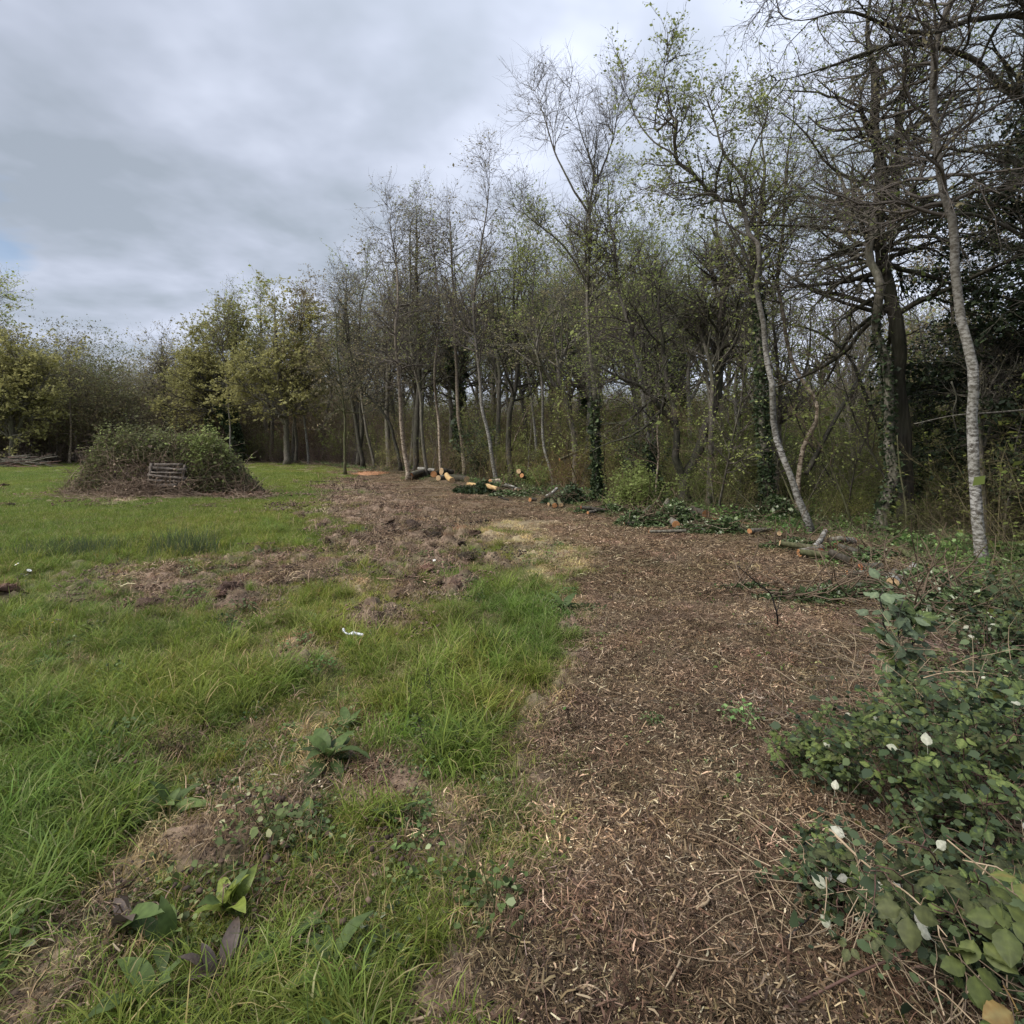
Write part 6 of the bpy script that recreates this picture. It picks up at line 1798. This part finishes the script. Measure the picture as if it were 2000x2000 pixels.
    # upright shoot with rounded leaves
    st = [[P3(1778, 1385), at(1772, 1340, 3.1), at(1762, 1280, 3.08), at(1755, 1220, 3.05), at(1765, 1170, 3.05)], [at(1760, 1270, 3.08), at(1735, 1245, 3.05), at(1725, 1200, 3.0), at(1720, 1160, 3.0)], [at(1762, 1285, 3.08), at(1785, 1255, 3.1), at(1790, 1220, 3.1), at(1795, 1200, 3.1)]]
    bramble('upright leafy shoot on a dark thorny stem at the mulch edge', st, [('br_shoot', .85), ('br_green', .15)], rng, nleaf=190, size=1.5, spread=.06, cane='cane_dark', name='leafy_shoot', rr=.006, cat='shoot')
    # white leaf backs lying on top
    for lb, u, v, d, s in (('largest white leaf back, caught on the dense bramble mass', 1812, 1473, 1.98, 1.1), ('white leaf back above the tangled dead twigs', 1665, 1648, 1.85, 1.05), ('white leaf back hanging on the wilting low sprig', 1632, 1746, 1.75, 1.1), ('white leaf back on the small sprig over the mulch', 1628, 1468, 2.5, .8),
                           ('slim white leaf back hanging under the small sprig', 1630, 1555, 2.3, .9), ('pale leaf back lying beside the largest white one', 1765, 1467, 2.1, .8), ('greyish white leaf back low at the bottom right', 1835, 1850, 1.3, .9), ('white leaf back on the mulch under the wilting sprig', 1634, 1830, 1.75, .9), ('slim pale leaf back on the dead cane', 1822, 1665, 1.6, .8)):
        o = bpy.data.objects.new('white_leaf', LEAFM['br_pale'][rng.integers(0, 5)]); COL.objects.link(o)
        nr = Vector((-.1 + .3 * rng.standard_normal(), -.8, .7)).normalized(); f = Vector((rng.standard_normal(), .2, 1.0)); f = (f - nr * f.dot(nr)).normalized(); sd = f.cross(nr)
        mm = Matrix((sd, f, nr)).transposed().to_4x4(); p = at(u, v, d * .95)
        mm.translation = Vector(p); o.matrix_world = mm @ Matrix.Scale(s * .72, 4)
        o['label'] = lb; o['category'] = 'leaf'
    # bare canes and stalks
    def stalk(label, pts, r, m, name='stalk', cat='stalk', twigs=0):
        P = resample(np.array(pts, float), 16); b = P[0].copy()
        g = Geo(); tubes(g, (P - b)[None], (r * np.linspace(1, .35, 16))[None], 7, cap=True, noise=.06)
        if twigs:
            P2, R2, _, _ = children(rng, (P - b)[None], (r * np.linspace(1, .35, 16))[None], twigs, .2, 1, 50, 15, lambda t, q: .05 + .12 * q.random(len(t)), 4, .15, .03)
            tubes(g, P2, R2, 4)
        o = link(name, g.mesh(name, [M[m]]), loc=tuple(b)); o['label'] = label; o['category'] = cat
    stalk('bare thorny stalk bent over left in the middle of the mulch', [P3(1519, 1225), at(1515, 1190, 4.7), at(1508, 1165, 4.7), at(1480, 1140, 4.6), at(1440, 1105, 4.5)], .009, 'cane_dark', twigs=4)
    stalk('broken pale dead stem sticking up before the right edge brambles', [P3(1890, 1385), at(1870, 1330, 3.2), at(1850, 1270, 3.15), at(1832, 1235, 3.1)], .008, 'cane_pale')
    stalk('second thin dead stem leaning beside the broken pale one', [P3(1872, 1390), at(1864, 1340, 3.2), at(1858, 1300, 3.15), at(1845, 1268, 3.1)], .005, 'cane_pale')
    stalk('pale forked dead cane crossing the lower brambles', [at(1620, 1620, 1.75), at(1700, 1695, 1.6), at(1790, 1760, 1.45), at(1850, 1830, 1.35)], .004, 'cane_pale', twigs=4)
    stalk('long dark cane arching over the bottom of the mulch', [P3(1480, 1985), P3(1560, 1960, .03), P3(1700, 1910, .08), P3(1830, 1880, .12), P3(1930, 1850, .2)], .005, 'cane_red')
    stalk('dark cane slanting across the lower sprig', [P3(1500, 1860), P3(1580, 1800, .05), P3(1660, 1720, .12), P3(1740, 1650, .2)], .004, 'cane_dark')
    stalk('long thin cane arching level above the right brambles', [at(1780, 1330, 2.9), at(1860, 1312, 2.8), at(1940, 1316, 2.7), at(2010, 1330, 2.6)], .003, 'cane_pale')
    stalk('thin sapling with yellowish stem in front of the dark trunk', [P3(1772, 1052), at(1768, 980, 9.6), at(1758, 920, 9.6), at(1752, 850, 9.6)], .022, 'bark_moss', name='sapling', cat='sapling', twigs=8)
    stalk('fallen dark trunk propped diagonally in the thicket', [at(1575, 925, 13), at(1625, 830, 13.5), at(1675, 740, 14), at(1698, 695, 14.2)], .065, 'bark_dark', name='fallen_trunk', cat='trunk')
    stalk('fallen thin trunk crossing the diagonal one', [at(1720, 838, 14), at(1690, 770, 14), at(1660, 700, 14), at(1600, 650, 14.2), at(1540, 632, 14.4)], .055, 'bark_dark', name='fallen_trunk', cat='trunk')
    stalk('pale dead branch reaching left from the birch over dark woods', [at(2010, 800, 8), at(1940, 806, 7.8), at(1860, 812, 7.6), at(1785, 828, 7.5)], .016, 'bark_grey', name='dead_branch', cat='branch', twigs=6)
    stalk('dark hanging dead branch left of the nearest birch', [at(1858, 745, 8), at(1868, 780, 8), at(1862, 800, 8), at(1870, 850, 8)], .012, 'bark_dark', name='dead_branch', cat='branch', twigs=4)
    stalk('small dark stick standing by the orange sawdust patch', [P3(1445, 1038), at(1430, 1020, 11.0), at(1420, 1005, 11.0)], .02, 'bark_dark', name='stick', cat='stick')


near_brambles()

# ------------------------------------------------------------------ meadow plants and small things
def meadow():
    rng = np.random.default_rng(313)
    M['dock'] = leaf_obj_mat('dock_leaf', [(0, (.045, .065, .025)), (.5, (.085, .125, .038)), (1, (.14, .19, .06))], trans=.3, rough=.6)
    M['dock_yellow'] = leaf_obj_mat('dock_leaf_yellow', [(0, (.12, .16, .03)), (1, (.22, .26, .06))], trans=.3)
    M['dock_brown'] = leaf_obj_mat('dock_leaf_brown', [(0, (.06, .045, .04)), (1, (.13, .10, .085))], trans=.15)

    def dock_leaf(L_, W, seed, m):
        g = Geo(); r = np.random.default_rng(seed)
        K = 8; t = np.linspace(0, 1, K)
        w = W * .5 * np.interp(t, [0, .12, .3, .5, .8, 1], [.06, .10, .9, 1, .6, .02])
        ang = .75 - 1.3 * t + .25 * r.standard_normal(); y = np.cumsum(np.concatenate([[0], np.cos(ang[:-1]) * L_ / (K - 1)])); z = np.cumsum(np.concatenate([[0], np.sin(ang[:-1]) * L_ / (K - 1)]))
        rip = .05 * W * r.standard_normal((K, 2))
        V = []
        for i in range(K): V += [(0, y[i], z[i]), (-w[i], y[i], z[i] + .25 * w[i] + rip[i, 0]), (w[i], y[i], z[i] + .25 * w[i] + rip[i, 1])]
        idx = np.arange(K * 3).reshape(K, 3)
        g.add(np.array(V), np.concatenate([np.stack([idx[:-1, 0], idx[1:, 0], idx[1:, 1], idx[:-1, 1]], 1), np.stack([idx[:-1, 2], idx[1:, 2], idx[1:, 0], idx[:-1, 0]], 1)]), r.random())
        return g.mesh('leaf', [M[m]])
    meshes = {m: [dock_leaf(.17, .055, 400 + i, m) for i in range(4)] for m in ('dock', 'dock_yellow', 'dock_brown')}
    docks = [(645, 1500, 14, 1.0, 'dock', 'dark green dock rosette beside the dry straw tussock'), (320, 1590, 12, 1.0, 'dock', 'flat dock rosette left of the pale clod of earth'), (450, 1790, 9, .78, 'dock_yellow', 'yellow green dock with upright leaves in the lower left'),
             (330, 1850, 9, .9, 'dock', 'green dock leaves left of the yellow green dock'), (235, 1830, 5, 1.1, 'dock_brown', 'wilted purplish brown dock leaf over the dark hollow'), (570, 1850, 9, .8, 'dock', 'blue green dock in the lower left turf'), (300, 1960, 8, .8, 'dock', 'dock with round leaves at the bottom left'),
             (780, 1620, 6, .7, 'dock', 'small dock with one pale leaf left of the mulch'), (600, 1640, 9, .7, 'dock', 'small spiky dock right of the bare earth'), (680, 1420, 8, .7, 'dock', 'dock half hidden in the lush grass'), (880, 1470, 8, .7, 'dock', 'dark dock near the mulch edge in long grass'),
             (1100, 1200, 9, 1.1, 'dock', 'nettle like plant at the right tip of the lush tussock'), (640, 1900, 8, .8, 'dock', 'broad weed leaves low in the bottom turf'), (420, 1910, 6, .8, 'dock_brown', 'slim brown withered dock leaf pointing down left')]
    for u, v, n, sc, m, lb in docks:
        b = P3(u, v); root = thing('dock_plant', lb, 'dock plant', tuple(b))
        for i in range(int(n * 1.6)):
            o = bpy.data.objects.new('leaf', meshes[m if (rng.random() < .85) else 'dock'][rng.integers(0, 4)]); COL.objects.link(o); o.parent = root
            o.rotation_euler = (.45 * rng.standard_normal() - (.1 if m != 'dock_yellow' else -.5), .2 * rng.standard_normal(), i * 2.4 + .4 * rng.standard_normal()); s = sc * (.7 + .75 * rng.random()); o.scale = (s, s, s); o.location = (.01 * rng.standard_normal(), .01 * rng.standard_normal(), .01)
    # daisies
    M['petal'] = plain_mat('petal', [(.3, (.55, .55, .53)), (.7, (.66, .66, .64))], rough=.6, bump=0)
    M['disc'] = plain_mat('disc', [(.3, (.6, .42, .04)), (.7, (.75, .55, .06))], bump=0)
    M['stem_g'] = plain_mat('stem_g', [(.3, (.06, .10, .03)), (.7, (.1, .15, .05))], bump=0)
    fl = Geo()
    for i in range(16):
        a = i / 16 * 6.283; c, s = math.cos(a), math.sin(a)
        V = np.array([(.004, -.0015, 0), (.013, -.003, .002), (.019, 0, .001), (.013, .003, .002), (.004, .0015, 0)])
        V = V @ np.array([[c, s, 0], [-s, c, 0], [0, 0, 1]])
        fl.add(V, np.array([[0, 1, 2, 3, 4]]) if False else [np.array([[0, 1, 3, 4]]), np.array([[1, 2, 3]])])
    pm = fl.mesh('petals', [M['petal']], smooth=False)
    g = Geo(); ph = np.arange(10) / 10 * 6.283
    V = np.concatenate([np.stack([.005 * np.cos(ph), .005 * np.sin(ph), np.full(10, .001)], 1), [[0, 0, .004]]]); g.add(V, np.stack([np.arange(10), np.roll(np.arange(10), -1), np.full(10, 10)], 1)); dm = g.mesh('disc', [M['disc']])
    ds = [(33, 1112, 'daisy at the upper left of the daisy cluster by the left edge'), (44, 1118, 'daisy in the middle of the cluster by the left edge'), (51, 1120, 'daisy right of the middle in the cluster by the left edge'), (36, 1124, 'daisy at the lower left of the cluster by the left edge'), (50, 1133, 'lowest daisy of the cluster by the left edge'), (57, 1113, 'daisy at the upper right of the cluster by the left edge'),
          (78, 1211, 'lone daisy left of the daisy pair in the lower grass'), (103, 1219, 'left daisy of the close pair in the lower grass'), (114, 1215, 'right daisy of the close pair in the lower grass'), (848, 1095, 'lone white daisy on the churned ground'), (184, 1018, 'distant lone daisy in the left field')]
    for u, v, lb in ds:
        hgt = .31 if v > 1030 and u < 200 else .07
        b = P3(u, v, hgt); b[2] = h1(b[0], b[1]); root = thing('daisy', lb, 'daisy', tuple(b), 'daisies in the grass')
        g = Geo(); tubes(g, np.array([[(0, 0, 0), (.004, 0, hgt / 2), (0, 0, hgt)]]), np.full((1, 3), .0012), 4); link('stem', g.mesh('stem', [M['stem_g']]), root)
        for me, nm in ((pm, 'petals'), (dm, 'disc')):
            o = link(nm, me, root, loc=(0, 0, hgt)); o.rotation_euler = (.5, .2 * rng.standard_normal(), rng.random() * 6); s = 1.3 if hgt > .1 else 1.2; o.scale = (s, s, s)
    # white plastic scrap
    M['plastic'] = plain_mat('plastic', [(.3, (.52, .53, .56)), (.7, (.64, .65, .68))], rough=.35, bump=.1, spec=.5)
    b = P3(692, 1240, .12)
    t = thing('plastic_scrap', 'crumpled white plastic scrap lying on the churned soil', 'litter', tuple(b))
    for pts, r0, nm in (([(-.045, 0, .01), (-.02, 0, .016), (.03, 0, .012), (.075, -.01, .008)], .013, 'tube'), ([(-.05, .0, .012), (-.075, .01, .02), (-.085, .015, .03)], .006, 'flap'), ([(-.085, .015, .028), (-.095, .03, .045)], .009, 'cap')):
        g = Geo(); P = resample(np.array(pts), 8); tubes(g, P[None], (r0 * (1 + .25 * rng.standard_normal(8)))[None] * np.linspace(1, .8, 8), 8, cap=True, noise=.12, rng=rng); link(nm, g.mesh(nm, [M['plastic']]), t)
    # chunks of wood / earth
    M['chunk'] = plain_mat('chunk', [(.3, (.14, .115, .085)), (.7, (.28, .24, .18))], scale=30, bump=.8)
    for lb, u, v, L_, W, Hh, az in (('flat pale wood chunk lying on bare earth', 477, 1592, .11, .045, .03, .9), ('pale dead leaf curl on the left grass', 180, 1525, .05, .02, .015, 1.2), ('pale stone on the grass near the lush tussock', 425, 1342, .09, .05, .02, 0)):
        b = P3(u, v, .01); g = Geo()
        K = 9; tt = np.linspace(0, 1, K); P = np.stack([(tt - .5) * L_ * math.cos(az), (tt - .5) * L_ * math.sin(az), .012 + 0 * tt], 1)
        tubes(g, P[None], (W * .5 * np.sin(np.pi * (.08 + .84 * tt)) ** .5)[None], 9, cap=True, noise=.08, rng=rng)
        V = g.v[0]; V[:, 2] = V[:, 2] * Hh / W * 1.2
        o = link('wood_chunk' if 'wood' in lb else ('stone' if 'stone' in lb else 'dead_leaf'), g.mesh('chunk', [M['chunk']]), loc=tuple(b)); o['label'] = lb; o['category'] = 'wood chunk' if 'wood' in lb else ('stone' if 'stone' in lb else 'leaf')
    # rushes
    def rush(lb, u, v, n, rad, hh):
        x, y = gp(u, v); base = (x, y, h1(x, y)); g = Geo()
        P0 = np.stack([rad[0] * rng.standard_normal(n), rad[1] * rng.standard_normal(n), np.full(n, -.02)], 1)
        P = grow(rng, P0, np.stack([.22 * rng.standard_normal(n), .22 * rng.standard_normal(n), np.ones(n)], 1), hh * (.5 + .6 * rng.random(n)), 4, .06, 0)
        tubes(g, P, .004 * np.linspace(1, .3, 5)[None].repeat(n, 0), 3, c=rng.random(n))
        m = leaf_mat('rush', [(0, (.03, .05, .025)), (.7, (.07, .10, .045)), (1, (.15, .15, .08))], trans=.1)
        o = thing('rush_clump', lb, 'rushes', base); link('stems', g.mesh('stems', [m]), o, kind='stuff')
    rush('clump of tall dark rushes behind the turned turf', 375, 1082, 240, (.22, .2), .48)
    rush('thin stand of rushes left of the tall rush clump', 318, 1082, 60, (.06, .15), .48)
    rush('broad dull green rush patch in the left field', 150, 1082, 700, (.42, .25), .26)
    # stems standing in the grass
    for i, (u, v, hh) in enumerate([(800, 1400, .28), (825, 1390, .30), (850, 1425, .34), (870, 1370, .25), (928, 1280, .25), (815, 1310, .16), (1045, 1150, .2), (835, 1500, .3)]):
        b = P3(u, v); g = Geo()
        P = grow(rng, np.array([[0, 0, 0.]]), np.array([[.1 * rng.standard_normal(), 0, 1]]), np.array([hh]), 6, .05, 0)
        tubes(g, P, (.0022 * np.linspace(1, .6, 7))[None], 5); P2, R2, _, _ = children(rng, P, np.full((1, 7), .0015), 9, .3, 1, 60, 10, .03, 3, .2, .05); tubes(g, P2, R2, 3)
        o = link('dry_stem', g.mesh('dry_stem', [M['cane_dark']]), loc=tuple(b)); o['label'] = ('dark dry weed stem above the dock in the long grass', 'dark dry weed stem right beside another in the long grass', 'tallest dark dry stem, bowed, in the middle of the long grass', 'thin dark stem behind the bowed tallest one', 'dark stem near the path side of the lush tussock', 'short dark stem farthest left behind the dry tussock', 'dark leafy stem at the top of the lush tussock', 'dark stem nearest the mulch in front of the long grass')[i]; o['category'] = 'stem'; o['group'] = 'dry stems in the grass'
    # sticks lying on the mulch
    sticks = [((640 / 1, 0), None)]
    SL = [(1410, 1290, 1480, 1325, .011, 'cane_pale', 'split orange stick lying left of the small sapling'), (1165, 1340, 1213, 1356, .008, 'cane_pale', 'bright pale stick lying where grass meets mulch'), (1440, 1218, 1490, 1215, .007, 'bark_grey', 'grey stick lying at the foot of the thorny stalk'),
          (1370, 1206, 1400, 1218, .007, 'cane_pale', 'short pale stick left of the grey stick'), (1292, 1146, 1312, 1158, .008, 'cane_pale', 'forked pale stick on the far mulch'), (1590, 1650, 1680, 1625, .004, 'cane_red', 'thin red stick near the brambles'), (1470, 1400, 1540, 1424, .009, 'cane_pale', 'tan splintered stick beside the small sprig'),
          (1440, 1910, 1490, 1960, .006, 'cane_pale', 'tan splinter lying low on the mulch'), (1330, 1870, 1290, 1945, .006, 'cane_pale', 'long pale stem on the lower mulch'), (1130, 1915, 1195, 1950, .005, 'cane_pale', 'bent straw coloured stem at the bottom'), (1420, 1830, 1480, 1840, .009, 'twig_brown', 'brown splintered branch on the lower mulch'),
          (970, 1780, 1030, 1800, .005, 'twig_brown', 'brown twig at the edge of the lower grass'), (1550, 1230, 1620, 1200, .006, 'twig_brown', 'thin brown stick pointing to the dark foliage row'), (1260, 1230, 1200, 1223, .006, 'twig_brown', 'low brown stick on the left of the mulch'), (1350, 1285, 1370, 1262, .006, 'cane_pale', 'tiny pale stick pointing up the mulch'),
          (1500, 1960, 1520, 1890, .006, 'cane_pale', 'pale splinter near the long dark cane'), (1360, 1770, 1376, 1730, .009, 'cane_pale', 'orange brown wood sliver on the mulch'), (745, 1480, 762, 1510, .005, 'cane_pale', 'pale straw stick beside the dock rosette'), (840, 1970, 800, 1990, .007, 'cane_pale', 'sawn pale stick in the bottom grass'),
          (880, 1180, 925, 1208, .004, 'cane_pale', 'pale curved twig on the churned soil'), (1190, 1010, 1235, 1030, .01, 'twig_brown', 'brown twig before the ivy heap'), (1640, 1105, 1710, 1130, .012, 'cane_pale', 'thin pale pole by the birch logs'), (1560, 1100, 1500, 1098, .010, 'twig_brown', 'long straight twig on the mulch below the bank')]
    for u0, v0, u1, v1, r, m, lb in SL:
        A = P3(u0, v0, .02); B = P3(u1, v1, .02)
        P = resample(np.array([A, (A + B) / 2 + .02 * rng.standard_normal(3) * np.array([1, 1, .3]), B]), 10); base = P[0].copy()
        g = Geo(); tubes(g, (P - base)[None], (r * .75 * np.linspace(1, .5, 10) * (1 + .12 * rng.standard_normal(10)))[None], 6, cap=True, noise=.1, rng=rng)
        o = link('stick', g.mesh('stick', [M[m]]), loc=tuple(base)); o['label'] = lb; o['category'] = 'stick'


meadow()
bpy.context.view_layer.update()
